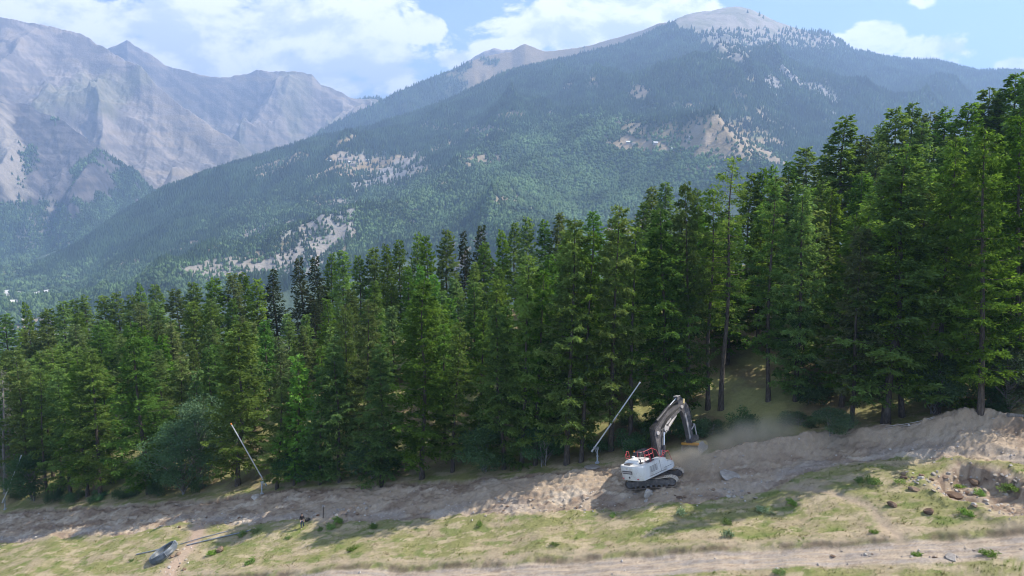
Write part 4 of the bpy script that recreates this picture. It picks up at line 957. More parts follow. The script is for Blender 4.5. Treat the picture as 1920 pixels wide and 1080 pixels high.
    cy = MB(); cy.cyl((2.5, 0, 4.2), (4.9, 0, 5.62), .17, n=12); up(cy, 'hydraulic_cylinder', STEEL, None, True)
    # stick
    st = MB(); st.prism([(5.45, 7.42), (5.95, 7.42), (6.35, 6.9), (6.85, 6.15), (6.95, 5.5), (6.75, 4.2), (6.62, 2.75), (6.4, 2.5), (6.1, 2.5), (6.0, 2.8), (6.0, 4.2), (5.85, 5.55), (5.55, 6.1), (5.4, 6.9)], -.24, .24); sk = up(st, 'stick', GREYM)
    sp = MB(); sp.prism([(5.98, 2.75), (6.2, 2.75), (6.3, 4.6), (6.25, 5.5), (6.05, 5.5), (6.05, 4.2)], -.262, -.245); sp.box((5.7, 0, 7.44), (.5, .56, .06)); sp.build('worn_plate', STEEL, sk)
    sp = MB(); sp.box((6.35, -.25, 6.75), (.22, .03, .5), Matrix.Rotation(.4, 3, 'Y')); sp.build('marking', YELLOW, sk)
    cy = MB(); cy.cyl((6.75, 0, 6.1), (7.0, 0, 4.9), .14, n=12); o = up(cy, 'hydraulic_cylinder', DARK, None, True)
    rd = MB(); rd.cyl((7.0, 0, 4.95), (7.15, 0, 4.05), .07, n=10); rd.build('rod', CHROME, o, True)
    lk = MB()
    for sy in (-.3, .3):
        lk.cyl((7.15, sy, 4.05), (6.55, sy, 3.65), .06, n=8); lk.cyl((7.15, sy, 4.05), (7.12, sy, 2.85), .065, n=8)
    lk.cyl((7.15, -.34, 4.05), (7.15, .34, 4.05), .08); lk.cyl((7.12, -.34, 2.85), (7.12, .34, 2.85), .08); up(lk, 'linkage', STEEL)
    cp = MB(); cp.prism([(6.05, 2.35), (7.3, 2.25), (7.35, 2.85), (6.95, 3.0), (6.3, 2.9), (6.0, 2.75)], -.36, .36); up(cp, 'quick_coupler', GREYM)
    # bucket: opening turned back towards the machine
    prof = [(6.25, 2.2), (6.8, 2.32), (7.35, 2.25), (7.62, 1.98), (7.66, 1.6), (7.50, 1.15), (7.30, .72)]
    bk = MB(); w0, w1 = -1.0, 1.15; inn = [(x-.07 if i > 2 else x, z-.06 if i < 4 else z) for i, (x, z) in enumerate(prof)]
    n = len(prof); V = [(x, w0, z) for x, z in prof]+[(x, w1, z) for x, z in prof]+[(x, w0, z) for x, z in inn]+[(x, w1, z) for x, z in inn]; F = []
    for i in range(n-1): F += [[i, i+1, n+i+1, n+i], [2*n+i, 3*n+i, 3*n+i+1, 2*n+i+1]]
    F += [[0, n, 3*n, 2*n], [n-1, 3*n-1, 4*n-1, 2*n-1]]
    for i in range(n-1): F += [[i, 2*n+i, 2*n+i+1, i+1], [n+i, n+i+1, 3*n+i+1, 3*n+i]]
    bk.add(V, F); bu = up(bk, 'bucket', YELLOW)
    sd_ = MB(); sp = [(6.25, 2.2), (6.8, 2.32), (7.35, 2.25), (7.62, 1.98), (7.66, 1.6), (7.50, 1.15), (7.30, .72), (5.75, .86), (5.95, 1.5)]
    sd_.prism(sp, w0-.035, w0+.0); sd_.prism(sp, w1, w1+.035); sd_.build('side_plate', STEEL, bu)
    e = MB(); e.box((6.25, (w0+w1)/2, 2.17), (.30, w1-w0+.1, .26), None, .05); e.build('top_beam', ORANGE, bu)
    e = MB(); e.box((7.24, (w0+w1)/2, .68), (.12, w1-w0, .16)); e.build('cutting_edge', STEEL, bu)
    e = MB(); e.prism([(7.0, 2.30), (7.37, 2.27), (7.64, 2.0), (7.68, 1.7), (7.3, 1.85)], w0-.045, w0-.034); e.build('corner_marking', YELLOW, bu)
    return r

def at(px, py, d): 
    v = ray(px, py)*d; return Vector(v)
def depth_of(p): return proj(p[0], p[1], p[2])[2]
def build_lance(bx, by, sx, sy, a, b, label, head):
    p = hit(bx, by); d = depth_of(p); r = thing('snow_lance', label, 'snow lance', p, group='snow lances along the treeline')
    top = at(sx, sy, d)-p; A = at(a[0], a[1], d-.35)-p; B = at(b[0], b[1], d-3.2)-p
    f = MB(); f.cyl((0, 0, -.3), (0, 0, .05), .26, n=16); f.cyl((0, 0, .05), (0, 0, .10), .20, n=12); f.prism([(-.3, 0), (.3, 0), (.05, .3), (-.05, .3)], -.02, .02); f.build('foot', GALV, r)
    s = MB(); s.cyl((0, 0, .05), top, .085, n=12); s.cyl(top*.45, top*.50, .14, n=12); s.build('stand', GALV, r, True)
    h = MB(); dirv = (B-A).normalized(); m = A.lerp(B, .05); h.cyl(top-Vector((0, 0, .12)), top+Vector((0, 0, .16)), .17, n=12); h.cyl(top, m, .13, n=10); h.cyl(m-Vector((0, .0, .1)), m+Vector((0, 0, .1)), .15); h.cyl(m*1.0, top*.55, .035); h.cyl(A-dirv*.06, A+dirv*.1, .13, n=12); h.build('pivot', GALV, r)
    l = MB(); l.cyl(A, B, .085, .065, n=12); lo = l.build('lance_tube', LANCE, r, True)
    dirv = (B-A).normalized(); c = MB(); c.cyl(B-dirv*.18, B+dirv*.02, .09, .095, n=12); 
    c.build('nozzle_head', AMBER if head else LANCE, lo)
    return r
def orient(o, nrm, yaw=0): o.rotation_euler = (Vector(nrm).to_track_quat('Z', 'Y').to_matrix() @ Matrix.Rotation(yaw, 3, 'Z')).to_euler()

def build_person():
    p = hit(567, 990); yaw = math.radians(200)
    r = thing('person', 'person in black top and dark blue trousers standing on the grass by the stony strip', 'person', p, (0, 0, yaw))
    SK = solid('skin', (.45,.28,.20), .6, dirt=0); BT = solid('black_top', (.018,.015,.02), .9, dirt=.1); TR = solid('dark_trousers', (.03,.045,.085), .9, dirt=.15); HR = solid('dark_hair', (.03,.02,.015), .8, dirt=0)
    def skin(name, J, E, mt, parent, sub=2):
        me = bpy.data.meshes.new(name); me.from_pydata([j[:3] for j in J], E, []); me.materials.append(mt)
        o = link(name, me, parent); sm = o.modifiers.new('skin', 'SKIN'); 
        if not me.skin_vertices: me.skin_vertices.new()
        for i, j in enumerate(J): me.skin_vertices[0].data[i].radius = (j[3], j[4] if len(j) > 4 else j[3]); me.skin_vertices[0].data[i].use_root = (i == 0)
        sm.use_smooth_shade = True; s2 = o.modifiers.new('sub', 'SUBSURF'); s2.levels = sub; s2.render_levels = sub
        return o
    # joints: pelvis, spine, neck, head; arms with fingers; legs with feet
    J = [(0,0,.95,.14,.11),(0,0,1.12,.13,.10),(0,.0,1.32,.16,.11),(0,.0,1.45,.10,.08),(0,.01,1.52,.052),(0,.02,1.58,.06),(0,.03,1.66,.085,.10),(0,.02,1.74,.07,.08)]
    E = [(0,1),(1,2),(2,3),(3,4),(4,5),(5,6),(6,7)]
    for s in (-1, 1):
        k = len(J); J += [(.17*s,0,1.42,.055),(.23*s,.02,1.14,.042),(.20*s,.16,.98,.032),(.185*s,.21,.94,.028,.016)]
        E += [(3,k),(k,k+1),(k+1,k+2),(k+2,k+3)]
        for f in range(4):
            m = len(J); ox = (-.03+.02*f)*s; L = (.068,.078,.072,.058)[f]
            J += [(.185*s+ox,.25,.925,.009),(.185*s+ox,.25+L*.5,.90,.008),(.185*s+ox*1.1,.25+L*.8,.87,.007)]; E += [(k+3,m),(m,m+1),(m+1,m+2)]
        m = len(J); J += [(.150*s,.225,.93,.010),(.125*s,.26,.92,.009)]; E += [(k+3,m),(m,m+1)]
        fy = .16 if s > 0 else -.10
        k = len(J); J += [(.095*s,0,.90,.095),(.12*s,fy*.5+.03,.50,.062),(.14*s,fy,.10,.042),(.14*s,fy+.03,.045,.045,.035),(.15*s,fy+.17,.03,.04,.022)]
        E += [(0,k),(k,k+1),(k+1,k+2),(k+2,k+3),(k+3,k+4)]
    b = skin('body', J, E, SK, r)
    T = [(0,0,.98,.165,.135),(0,0,1.14,.155,.125),(0,0,1.33,.185,.13),(0,0,1.45,.115,.095)]; TE = [(0,1),(1,2),(2,3)]
    for s in (-1, 1):
        k = len(T); T += [(.18*s,0,1.42,.07),(.235*s,.02,1.15,.056),(.21*s,.12,1.02,.046)]; TE += [(3,k),(k,k+1),(k+1,k+2)]
    skin('top', T, TE, BT, r)
    T = [(0,0,.97,.16,.13)]; TE = []
    for s in (-1, 1):
        fy = .16 if s > 0 else -.10; k = len(T); T += [(.095*s,0,.88,.108),(.12*s,fy*.5+.03,.50,.078),(.14*s,fy,.11,.062)]; TE += [(0,k),(k,k+1),(k+1,k+2)]
    skin('trousers', T, TE, TR, r)
    h = MB(); V = []; rg = random.Random(4)
    bmh = MB()
    for i in range(9):
        for j in range(14):
            t = i/8*1.9; a = j/14*6.283; V.append((.098*math.sin(t)*math.cos(a), .02+.118*math.sin(t)*math.sin(a)-.012, 1.69+.115*math.cos(t)))
    F = [[i*14+j, i*14+(j+1) % 14, (i+1)*14+(j+1) % 14, (i+1)*14+j] for i in range(8) for j in range(14) if not (i > 4 and 1 < j < 6)]
    bmh.add(V, F); bmh.build('hair', HR, r, True)
    fc = MB()
    for s in (-1, 1): fc.box((.035*s, .125, 1.665), (.022, .01, .012), None)
    fc.box((0, .118, 1.605), (.045, .01, .01)); fc.build('face', HR, r)
    bl = MB(); bl.cyl((0, 0, .975), (0, 0, 1.01), .172, n=20); o = bl.build('waistband', STEEL, r); o.scale = (1, .8, 1)
    q = hit(577, 977); c = MB(); c.box((0, 0, .14), (.62, .3, .28), None, .06); c.tube([(-.2, 0, .26), (-.1, 0, .42), (.1, 0, .42), (.2, 0, .26)], .02)
    t = thing('tool_bag', 'black tool bag on the stones right of the standing person', 'bag', q, (0, 0, .6)); c.build('bag', RUBBER, t); 
    q = hit(606, 970); t = thing('stake', 'dark wooden stake leaning in the stony soil beyond the person', 'stake', q, (0, .06, 0)); c = MB(); c.box((0, 0, .55), (.11, .11, 1.3), None, .02, ); c.prism([(-.05, 1.2), (.05, 1.2), (.0, 1.34)], -.05, .05); c.build('post', BARK, t)

def ico(rg, sub=2):
    import bmesh
    bm = bmesh.new(); bmesh.ops.create_icosphere(bm, subdivisions=sub, radius=1)
    pl = [Vector((rg.gauss(0, 1), rg.gauss(0, 1), rg.gauss(0, 1))).normalized() for _ in range(9)]; dd = [rg.uniform(.5, .85) for _ in pl]
    for v in bm.verts:
        for n, d in zip(pl, dd):
            e = v.co.dot(n)-d
            if e > 0: v.co -= n*e
        v.co *= 1+rg.uniform(-.05, .05)
    return bm
def build_rocks():
    rg = random.Random(17)
    GR = colrock('grey_rock', (.30,.265,.235), (.50,.455,.40)); TN = colrock('tan_rock', (.33,.28,.23), (.48,.42,.35)); DKR = colrock('dark_clod', (.13,.085,.06), (.26,.185,.13))
    T = []
    for i in range(7):
        bm = ico(rg, 3 if i < 3 else 2); me = bpy.data.meshes.new('rock'); bm.to_mesh(me); bm.free(); me.materials.append((GR, GR, TN, GR, TN, DKR, DKR)[i]); T.append(me)
    def rock(px, py, s, k, label, group, flat=.6):
        p = hit(px, py); o = bpy.data.objects.new('rock' if k < 5 else 'soil_clod', T[k]); COL.objects.link(o)
        o.location = (p.x, p.y, p.z+s*flat*.28); o.scale = (s*rg.uniform(.8, 1.25), s*rg.uniform(.7, 1.1), s*flat*rg.uniform(.75, 1.2)); o.rotation_euler = (rg.uniform(-.3, .3), rg.uniform(-.3, .3), rg.random()*6.3)
        o['label'] = label; o['category'] = 'rock' if k < 5 else 'soil clod'
        if group: o['group'] = group
    rock(1370, 893, 1.0, 0, 'large pale slab of rock half buried in the soil right of the excavator', None, .4)
    rock(1216, 928, .48, 1, 'upright pale rock in front of the excavator track', None, 1.0)
    rock(1212, 940, .28, 3, 'smaller pale rock just below the upright one before the excavator', None)
    rock(1110, 877, .75, 0, 'flat pale stone at the foot of the right hand snow lance', None, .35)
    rock(481, 934, .9, 3, 'flat pale stone at the foot of the middle snow lance', None, .3)
    rock(1785, 1046, .5, 0, 'pale stone on the lower verge of the track at the right', None, .4)
    rock(1742, 962, .42, 6, 'dark soil clod on the grass between the dirt path and the pit', None, .8)
    rock(1672, 948, .42, 6, 'big dark soil clod standing alone on the grass', None, .9)
    rock(1714, 919, .42, 5, 'dark soil clod on the grass near the rubble', None, .8)
    rock(1790, 930, .6, 5, 'largest dark clod of turf and soil at the edge of the pit rubble', None, .7)
    rock(1825, 905, .5, 6, 'dark turf clod hanging over the pit rubble', None, .6)
    rock(413, 1033, .55, 6, 'dark clod beside green weeds on the grass right of the pipe coil', None, .9)
    Z = [('rubble', 60, lambda: (rg.uniform(1690, 1915), 0), 'pale angular rubble stone in the collapsed pit at the right', 'rubble stones in the pit', (.07, .27)),
         ('bel', 34, lambda: (rg.uniform(540, 700), rg.uniform(948, 972)), 'grey angular stone in the stony strip by the standing person', 'stones by the person', (.10, .26)),
         ('bl2', 34, lambda: (rg.uniform(230, 470), rg.uniform(968, 990)), 'grey angular stone in the stony belt above the pipe coil', 'stones above the pipe coil', (.10, .24)),
         ('cl', 22, lambda: (rg.uniform(300, 365), rg.uniform(1025, 1076)), 'pale stone in the dirt gully beside the pipe coil', 'stones beside the pipe coil', (.10, .26)),
         ('mid', 30, lambda: (rg.uniform(900, 1160), rg.uniform(930, 958)), 'small stone in the strip edge left of the excavator', 'stones left of the excavator', (.08, .2)),
         ('exr', 30, lambda: (rg.uniform(1180, 1420), rg.uniform(915, 940)), 'small stone in the dug soil before the excavator', 'stones before the excavator', (.09, .24)),
         ('vrg', 18, lambda: (rg.uniform(1560, 1915), rg.uniform(1030, 1046)), 'pale stone along the lower verge of the track', 'stones along the track', (.07, .18))]
    for nm, n, f, lab, grp, (a, b) in Z:
        for i in range(n):
            px, py = f()
            if nm == 'rubble': py = rg.uniform(885, 900+(px-1690)*.36)
            k = rg.choice([0, 1, 2, 3, 4, 3, 1]) if rg.random() > .18 else rg.choice([5, 6])
            s = rg.uniform(a, b)*(1.2 if k > 4 else 1)
            rock(px, py, s, k, lab if k < 5 else lab.replace('pale ', 'dark ').replace('grey ', 'dark ').replace('angular ', '').replace('rubble stone', 'soil clod').replace('small stone', 'dark soil clod').replace('stone in', 'soil clod in').replace('stone along', 'soil clod along'), grp if k < 5 else grp.replace('stones', 'clods').replace('rubble clods', 'clods'))
def colrock(name, a, b2):
    m, t, b, out = mat(name); tc = t.new('ShaderNodeTexCoord').outputs['Object']; oi = t.new('ShaderNodeObjectInfo')
    n = t.noise(tc, 1.6, 6, .65); v = t.m('ADD', n, t.m('MULTIPLY', t.m('SUBTRACT', oi.outputs['Random'], .5), .4))
    t.l.new(t.mix(t.sstep(v, .3, .7), (*a, 1), (*b2, 1)), b.inputs['Base Color'])
    bp = t.new('ShaderNodeBump'); bp.inputs['Strength'].default_value = .6; bp.inputs['Distance'].default_value = .08; t.l.new(t.noise(tc, 5, 5, .6), bp.inputs['Height']); t.l.new(bp.outputs[0], b.inputs['Normal'])
    return m

def scatter_mesh(name, P, Vt, Ft, S, yaw, C, mt, label, cat, tilt=None):
    n = len(P); ca, sa = np.cos(yaw)[:, None], np.sin(yaw)[:, None]
    v = Vt[None]*S[:, None, None] if S.ndim == 1 else Vt[None]*S[:, None, :]
    X = P[:, 0:1]+v[..., 0]*ca-v[..., 1]*sa; Y = P[:, 1:2]+v[..., 0]*sa+v[..., 1]*ca; Z = P[:, 2:3]+v[..., 2]
    F = (Ft[None]+(np.arange(n)*len(Vt))[:, None, None]).reshape(-1, Ft.shape[1])
    me = mesh_np(name, np.stack([X, Y, Z], -1).reshape(-1, 3), F, np.full(len(F), Ft.shape[1]), np.repeat(C, len(Vt), 0), [mt], False)
    o = link(name, me, kind='stuff'); o['label'] = label; o['category'] = cat; return o
def build_ground_cover():
    rg = np.random.RandomState(77)
    # gravel on the dug strip and the track
    N = 120000; x = rg.uniform(-1.0, .85, N); y = 44+75*rg.rand(N)**1.3; x = x*(y+8)
    u, n, w, lo, hi, s, road = strips(x, y)
    belt = np.exp(-((n-lo-1.2)/1.0)**2)*sst(fbm(u*.15, n*.3, 3, 129), -.3, .2)
    pd = polydist(u, n, PIT); p2 = linedist(u, n, DIRT_PATH2)
    pr = s*(.06+.75*belt+.25*sst(fbm(u*.5, n*.8, 3, 91), .1, .5))+road*.05+sst(pd, -1.2, 0)*.5+np.exp(-(p2/1.0)**2)*.25+(1-s)*np.exp(-((n-lo)/.8)**2)*.25
    ok = rg.rand(N) < pr*.6; x, y = x[ok], y[ok]; z = height(x, y); k = len(x)
    V = np.array([(1,0,0),(0,1,0),(-1,.1,0),(.1,-1,0),(.1,.1,.8),(0,0,-.6)], float); F = np.array([(0,1,4),(1,2,4),(2,3,4),(3,0,4),(1,0,5),(2,1,5),(3,2,5),(0,3,5)])
    S = (.035+.13*rg.rand(k)**3)[:, None]*(.7+.6*rg.rand(k, 3)); C = lerp(np.array((.30,.25,.21)), np.array((.52,.48,.44)), rg.rand(k)**1.2)
    gm = colmat('loose_gravel', 5, .2, 20, .3, .2, .02)
    scatter_mesh('gravel', np.stack([x, y, z+.01], -1), V, F, S, rg.rand(k)*6.28, C, gm, 'loose gravel and small stones strewn over the dug soil strip', 'gravel'); kg = k
    # grass tufts
    N = 230000; x = rg.uniform(-1.0, .85, N); y = 42+95*rg.rand(N)**1.1; x = x*(y+8)
    u, n, w, lo, hi, s, road = strips(x, y); pd = polydist(u, n, PIT); p1 = linedist(u, n, DIRT_PATH); p2 = linedist(u, n, DIRT_PATH2)
    cl = sst(fbm(u*.7, n*1.1, 4, 95), -.25, .5)
    pr = (1-s)*(1-road)*(.15+.7*cl)*(1-.8*sst(fbm(u*.35, n*.9, 4, 109), .22, .6))*(1-sst(pd, -.6, 0))*(1-.9*np.exp(-(p1/.5)**2))*(1-.95*np.exp(-(p2/1.0)**2))*np.where(n > 0, .35, 1)*(1-.8*np.exp(-((n+16.1)/.4)**2))
    ok = rg.rand(N) < pr; x, y, u, n, cl = x[ok], y[ok], u[ok], n[ok], cl[ok]; z = height(x, y); k = len(x)
    V = []; F = []
    for i in range(5):
        a = i*1.257; c, s_ = math.cos(a), math.sin(a); j = len(V); V += [(c*.1-s_*.09, s_*.1+c*.09, 0), (c*.1+s_*.09, s_*.1-c*.09, 0), (c*.55, s_*.55, .75+.25*(i % 2))]; F.append((j, j+1, j+2))
    S = (.06+.09*rg.rand(k)*(.5+cl))[:, None]*np.stack([1+.5*rg.rand(k), 1+.5*rg.rand(k), .7+.7*rg.rand(k)], -1)
    green = sst(fbm(u*.22, n*.5, 5, 101), -.35, .65)+.25*rg.normal(size=k)
    C = lerp(np.array((.18,.20,.075)), np.array((.35,.295,.17)), np.clip(green, 0, 1))
    C = lerp(C, np.array((.17,.26,.06)), sst(fbm(u*.5+9, n*.8, 4, 107), .15, .5)*.8)
    mt, t, b, out = mat('grass_blades'); t.n.remove(b); a_ = t.new('ShaderNodeAttribute'); a_.attribute_name = 'Col'
    df = t.new('ShaderNodeBsdfDiffuse'); tr = t.new('ShaderNodeBsdfTranslucent'); mx = t.new('ShaderNodeMixShader'); mx.inputs[0].default_value = .35
    t.l.new(a_.outputs['Color'], df.inputs[0]); t.l.new(a_.outputs['Color'], tr.inputs[0]); t.l.new(df.outputs[0], mx.inputs[1]); t.l.new(tr.outputs[0], mx.inputs[2]); t.l.new(mx.outputs[0], out.inputs[0])
    scatter_mesh('grass', np.stack([x, y, z-.01], -1), np.array(V), np.array(F), S, rg.rand(k)*6.28, C, mt, 'short dry mountain grass covering the ski slope beside the dug strip', 'grass')
    print('gravel', kg, 'grass', k)

def build_plants():
    rg = random.Random(8)
    WEED = leafmat('weed_leaves', (.09,.16,.035), (.25,.34,.09), .35); WHT = leafmat('pale_weed_leaves', (.14,.20,.10), (.38,.44,.28), .3)
    KINDS['w0'] = broadleaf('weed_clump', 31, .55, .5, WEED, 700, 9, 4, .12); KINDS['w1'] = broadleaf('weed_clump', 32, .5, .5, WHT, 500, 8, 4, .12); KINDS['w2'] = broadleaf('sapling', 33, 1.6, .7, WEED, 1500, 12, 3, .12)
    for k, c in (('w0', 'plant'), ('w1', 'plant'), ('w2', 'sapling')): KINDS[k]['cat'] = c
    P = [(1485,945,.8,'w0','round bright green plant on the grass nearest the strip, right of the excavator'),(1430,958,.9,'w1','pale whitish leaved plant, larger of two on the grass below the strip'),(1446,966,.6,'w1','small pale leaved plant beside the larger whitish one'),
         (1366,1008,.8,'w1','pale leafed plant low on the grass just above the track'),(1363,982,.7,'w0','green plant between the pale plants and the track edge'),(1637,907,.95,'w0','broad bright green plant at the upper grass edge near the rubble'),(1612,903,.7,'w0','green plant left of the broad one at the upper grass edge'),
         (1686,905,.7,'w0','green plant at the left end of the rubble'),(1898,925,1.5,'w2','tall yellowish green sapling in the pit by the right edge'),(1838,928,.8,'w0','green plant on the turf clods above the pit'),(1800,915,.6,'w0','small green plant on top of the dark clods'),(1812,965,.8,'w0','green plant on the grass below the pit rubble'),
         (1855,1042,.8,'w0','dark green plant on the verge below the track, nearest the right edge'),(1720,1042,.5,'w0','small green plant on the verge below the track'),(1463,1076,.7,'w0','green plant cut by the bottom edge of the picture'),(1640,1000,.5,'w0','small green plant above the scarp of the track'),
         (620,992,.9,'w0','bright green plant cluster right of the standing person'),(634,978,1.0,'w0','tallest bright green plant at the foot of the stones near the person'),(600,995,.6,'w0','small green plant close right of the person'),(455,1004,.9,'w0','green plant at the end of the two long pipes'),(480,998,.8,'w0','green plant in shade beyond the long pipes'),
         (398,1040,.9,'w0','green weeds around the dark clod right of the pipe coil'),(470,1056,.9,'w0','bright green weed patch low on the left grass'),(662,1032,.8,'w0','green weed clump in the middle of the left grass'),(247,1052,.5,'w0','small green tuft left of the pipe coil'),(900,985,.6,'w0','small weed on the grass edge in the picture centre'),(1280,965,.9,'w1','pale green thistle like plant below the excavator'),
         (1040,1022,.6,'w0','small green plant on the central lower grass'),(700,990,.8,'w0','weed clump on the shaded grass right of the person'),(1150,968,.6,'w0','small weed by the strip edge left of the excavator'),(540,1010,.5,'w0','low weed on the grass below the person')]
    for (px, py, h, k, lab) in P:
        p = hit(px, py); place_tree(k, p.x, p.y, h*rg.uniform(.42, .6), h*.5, lab, 'plants on the grass' , rg.random()*6.28, z=p.z-.04)
    # scrub under the front of the wood
    for i in range(46):
        u = rg.uniform(-105, 40); n = rg.uniform(2.2, 8) if rg.random() < .75 else rg.uniform(8, 16)
        hi = float(np.interp(u, TOP[:, 0], TOP[:, 1])); n = max(n, hi+1.8)
        if 6 < u < 19 and n < 9 and rg.random() < .8: continue
        x, y = xy(u, n); px, py, _ = proj(x, y, gz(x, y))
        if not (-20 < px < 1940): continue
        side = 'left third' if px < 640 else ('middle' if px < 1280 else 'right third')
        place_tree('sh0', x, y, rg.uniform(1.2, 3.0), rg.uniform(1.1, 1.9), 'low leafy shrub under the front trees in the %s of the treeline' % side, 'shrubs under the treeline, %s' % side, rg.random()*6.28)
    P = [(1660, 801), (1690, 800), (1722, 794), (1752, 783)]
    for j, (dz, lab) in enumerate(((.25, 'upper of the loose bent poles lying by the grey trunk at the soil edge'), (.12, 'lower of the loose bent poles lying by the grey trunk at the soil edge'))):
        q = [hit(a, b-2*j*(i % 2)+j*3)+Vector((0, 0, dz*.4+.12*math.sin(i*1.05)*(1-j*.5))) for i, (a, b) in enumerate(P)]
        o = MB().tube(q, .022, 6).build('bent_pole', STEEL); o['label'] = lab; o['category'] = 'pole'; o['group'] = 'loose poles at the soil edge'
    a, b = hit(1890, 782), hit(1935, 786); o = MB().cyl(a+Vector((0, 0, .2)), b+Vector((0, 0, .2)), .2, .16, n=10).build('fallen_log', BARKG); o['label'] = 'pale fallen log in the shade at the right edge'; o['category'] = 'log'

def build_pipes():
    c = hit(307, 1043); t = thing('pipe_coil', 'coil of blue black plastic pipe lying tilted on the grass by the dirt gully', 'pipe coil', c+Vector((0, 0, .42)))
    orient(t, (-.50, -.05, .86)); 
    N = 48
    for L, nm in enumerate(('outer_winding', 'inner_winding')):
        b = MB()
        for k in range(7 if L == 0 else 6):
            R = 1.50-L*.2+.13*math.sin(math.pi*k/6); z = -.26+k*.105+L*.05
            b.tube([(R*math.cos(a*2*math.pi/N)*(1+.015*math.sin(a+k)), R*math.sin(a*2*math.pi/N), z+.03*math.sin(a*.4+k*1.3)) for a in range(N)], .062, 8, True)
        b.build(nm, HDPE, t, True)
    b = MB()
    for a in (0.6, 2.4, 4.3): 
        x, y = 1.66*math.cos(a), 1.66*math.sin(a); b.box((x, y, 0), (.30, .06, .70), Matrix.Rotation(a, 3, 'Z'), .02)
    b.build('strap', HDPE2, t)
    for (P, rr, lab) in (([(256,1041),(280,1036),(303,1030)], .07, 'short dark pipe lying on the grass left of the pipe coil'), ([(337,1022),(380,1009),(428,997)], .05, 'upper thin dark pipe running right from the coil across the gully'), ([(350,1024),(400,1012),(470,996)], .075, 'lower thicker grey pipe running right from the coil across the gully')):
        q = []
        for i in range(len(P)-1):
            for k in range(6): f = k/6; q.append(hit(P[i][0]*(1-f)+P[i+1][0]*f, P[i][1]*(1-f)+P[i+1][1]*f)+Vector((0, 0, rr+.05)))
        q.append(hit(*P[-1])+Vector((0, 0, rr+.05)))
        o = MB().tube(q, rr, 8).build('pipe', HDPE2, None, True); o['label'] = lab; o['category'] = 'pipe'; o['group'] = 'loose pipes by the coil'

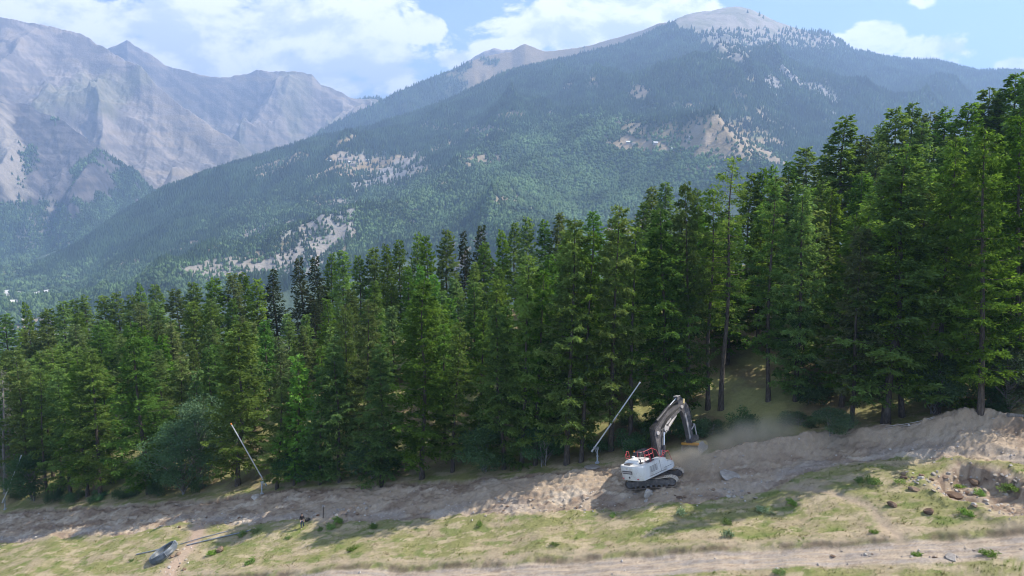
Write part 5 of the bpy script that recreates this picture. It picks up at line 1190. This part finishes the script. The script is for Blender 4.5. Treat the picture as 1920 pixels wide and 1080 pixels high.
def build_far_things(M):
    PX, PY = M['PX'][:-12], M['PY'][:-12]
    def on(px, py):
        d = (PX-px)**2+(PY-py)**2; i = np.unravel_index(int(np.argmin(d)), d.shape); return Vector((M['X'][i], M['Y'][i], M['Z'][i]))
    WALL = solid('stone_wall', (.40,.36,.32), .9, dirt=.3); ROOF = solid('slate_roof', (.22,.20,.20), .8, dirt=.3); ROOFP = solid('pale_sheet_roof', (.72,.73,.75), .4, dirt=.1); WN = solid('dark_window', (.03,.03,.035), .3, dirt=0)
    H = [(649,302,0,'slate','chalet with grey roof in the middle of the upper hamlet'),(655,306,1,'pale','pale roofed chalet in the middle of the upper hamlet'),(645,309,2,'pale','lower pale roofed chalet of the upper hamlet'),(638,303,.5,'slate','left chalet of the upper hamlet beside small trees'),(617,304,0,'pale','pale roofed barn standing alone left of the upper hamlet'),(688,303,.3,'pale','pale roofed chalet standing alone right of the upper hamlet'),(661,310,.2,'slate','lowest grey chalet of the upper hamlet'),
         (695,384,.9,'pale','left bright roofed barn of the pair in the woods of the middle slope'),(709,385,-.8,'pale','right bright roofed barn of the pair in the woods of the middle slope'),(716,388,.1,'pale','low pale roofed shed beside the bright roofed barns'),
         (1178,270,.2,'pale','leftmost pale roofed chalet of the right hamlet below the big clearing'),(1188,271,.5,'slate','second chalet of the right hamlet below the big clearing'),(1229,271,.2,'pale','pale roofed chalet in the centre of the right hamlet'),(1262,283,.1,'pale','wide chalet at the right end of the right hamlet'),(1294,262,.4,'slate','lone chalet at the lower edge of the big clearing')]
    for (px, py, yaw, rf, lab) in H:
        p = on(px, py); s = 1.25 if 690 < px < 720 else 1.0; L, D, h = 15*s, 8.5*s, 5.0
        t = thing('chalet', lab, 'house', p+Vector((0, 0, 1.5)), (0, 0, yaw), 'chalets on the far slope')
        b = MB(); b.box((0, 0, h/2-2), (L, D, h+4)); b.prism([(-D/2, h), (D/2, h), (0, h+3)], -L/2, L/2)
        V = b.V[-6:]; [setattr(v, 'xyz', (v.y, v.x, v.z)) for v in V]; b.build('wall', WALL, t)
        r_ = MB()
        for sy in (-1, 1): r_.add([(-L/2-.8, sy*(D/2+.9), h-.5), (L/2+.8, sy*(D/2+.9), h-.5), (L/2+.8, 0, h+3.3), (-L/2-.8, 0, h+3.3), (-L/2-.8, sy*(D/2+.9), h-.1), (L/2+.8, sy*(D/2+.9), h-.1), (L/2+.8, 0, h+3.7), (-L/2-.8, 0, h+3.7)], [[0,1,2,3],[4,7,6,5],[0,4,5,1],[1,5,6,2],[2,6,7,3],[3,7,4,0]])
        rfo = r_.build('roof', ROOFP if rf == 'pale' else ROOF, t); cmb = MB(); cmb.box((L*.25, 1.2, h+3.6), (.9, .9, 2)); cmb.build('chimney', WALL, rfo)
        for k in (-1, 0, 1): w = MB(); w.box((k*L*.3, -D/2-.03, h*.55), (1.2, .1, 1.4)); w.build('window', WN, t)
    p = on(1469, 134); t = thing('fort', 'small stone fort on the pale rocky spur high on the mountain', 'fort', p+Vector((0, 0, 2)), (0, 0, .1)); b = MB(); b.box((0, 0, 6), (34, 18, 18)); b.build('wall', WALL, t); b = MB(); b.box((-6, 0, 20), (12, 12, 14)); b.prism([(-13, 27), (1, 27), (-6, 33)], -7, 7); b.build('tower', WALL, t); b = MB(); [b.box((k*6, -9.1, 9), (2, .4, 3)) for k in (-2, -1, 0, 1, 2)]; b.build('window', WN, t)
    p = on(416, 474); t = thing('power_pylon', 'thin lattice power pylon standing on the pale lower slope', 'pylon', p); b = MB(); h = 30
    for sx in (-1, 1):
        for sy in (-1, 1): b.cyl((sx*3, sy*3, -3), (sx*.5, sy*.5, h), .28, n=5)
    for k in range(7):
        z0, z1 = k*4.2, (k+1)*4.2; w0, w1 = 3-2.5*z0/h, 3-2.5*z1/h
        for sy in (-1, 1): b.cyl((-w0, sy*w0, z0), (w1, sy*w1, z1), .16, n=4); b.cyl((w0, sy*w0, z0), (-w1, sy*w1, z1), .16, n=4)
    b.build('tower', GALV, t); b = MB(); [b.cyl((-w, 0, z), (w, 0, z), .25, n=5) for w, z in ((5, 21), (6, 25), (4, 29))]; b.build('crossarm', GALV, t)

def build_dust():
    def cloud(px, py, dd, sz, dens, scale, lab, tilt, thr):
        import bmesh
        c = hit(px, py) if dd is None else at(px, py, dd)
        m = bpy.data.materials.new('dust'); m.use_nodes = True; t = NT(m.node_tree); t.n.clear(); o = t.new('ShaderNodeOutputMaterial'); v = t.new('ShaderNodeVolumePrincipled')
        tc = t.new('ShaderNodeTexCoord').outputs['Object']; ln = t.new('ShaderNodeVectorMath', operation='LENGTH'); t.l.new(tc, ln.inputs[0])
        fall = t.m('SUBTRACT', 1.0, t.sstep(ln.outputs[1], .15, 1.0))
        mp = t.new('ShaderNodeMapping'); t.l.new(tc, mp.inputs[0]); mp.inputs['Scale'].default_value = tuple(q/3 for q in sz)
        n = t.noise(mp.outputs[0], scale, 5, .6, .6)
        t.l.new(t.m('MULTIPLY', t.m('MULTIPLY', fall, t.sstep(t.m('ADD', n, t.m('MULTIPLY', fall, .25)), thr, thr+.35)), dens), v.inputs['Density'])
        v.inputs['Color'].default_value = (.96, .88, .76, 1); v.inputs['Anisotropy'].default_value = .2; t.l.new(v.outputs[0], o.inputs['Volume'])
        bm = bmesh.new(); bmesh.ops.create_icosphere(bm, subdivisions=3, radius=1); me = bpy.data.meshes.new('dust_cloud'); bm.to_mesh(me); bm.free(); me.materials.append(m)
        ob = link('dust_cloud', me, None, c); ob.scale = sz; ob.rotation_euler = (0, tilt, -.3); ob['kind'] = 'stuff'; ob['label'] = lab; ob['category'] = 'dust'
    cloud(1292, 868, 69.6, (3.6, 2.4, 2.1), 2.6, 1.2, 'dense tan dust billowing under the excavator bucket', -.25, .38)
    cloud(1392, 832, 70.5, (7.5, 3.0, 3.2), .8, .9, 'thin brown dust drifting right of the excavator bucket', -.45, .40)

import time; T0 = time.time()
HAZE = 1.4e-4
build_ground(); print('ground', time.time()-T0)
FARM = build_far(); print('far', time.time()-T0)
build_forest(); print('forest', time.time()-T0)
build_excavator()
build_lance(1120, 868, 1120, 841, (1110, 846), (1200, 717), 'right hand snow lance leaning to the right behind the excavator', False)
build_lance(491, 926, 491, 905, (499, 909), (433, 794), 'middle snow lance with orange tip leaning to the left', True)
build_lance(10, 955, 9, 938, (5, 942), (40, 854), 'thin snow lance at the far left edge of the treeline', False)
build_pipes(); build_person(); build_rocks(); build_ground_cover(); build_plants(); build_far_things(FARM); print('objects', time.time()-T0)
build_dust()
build_haze()
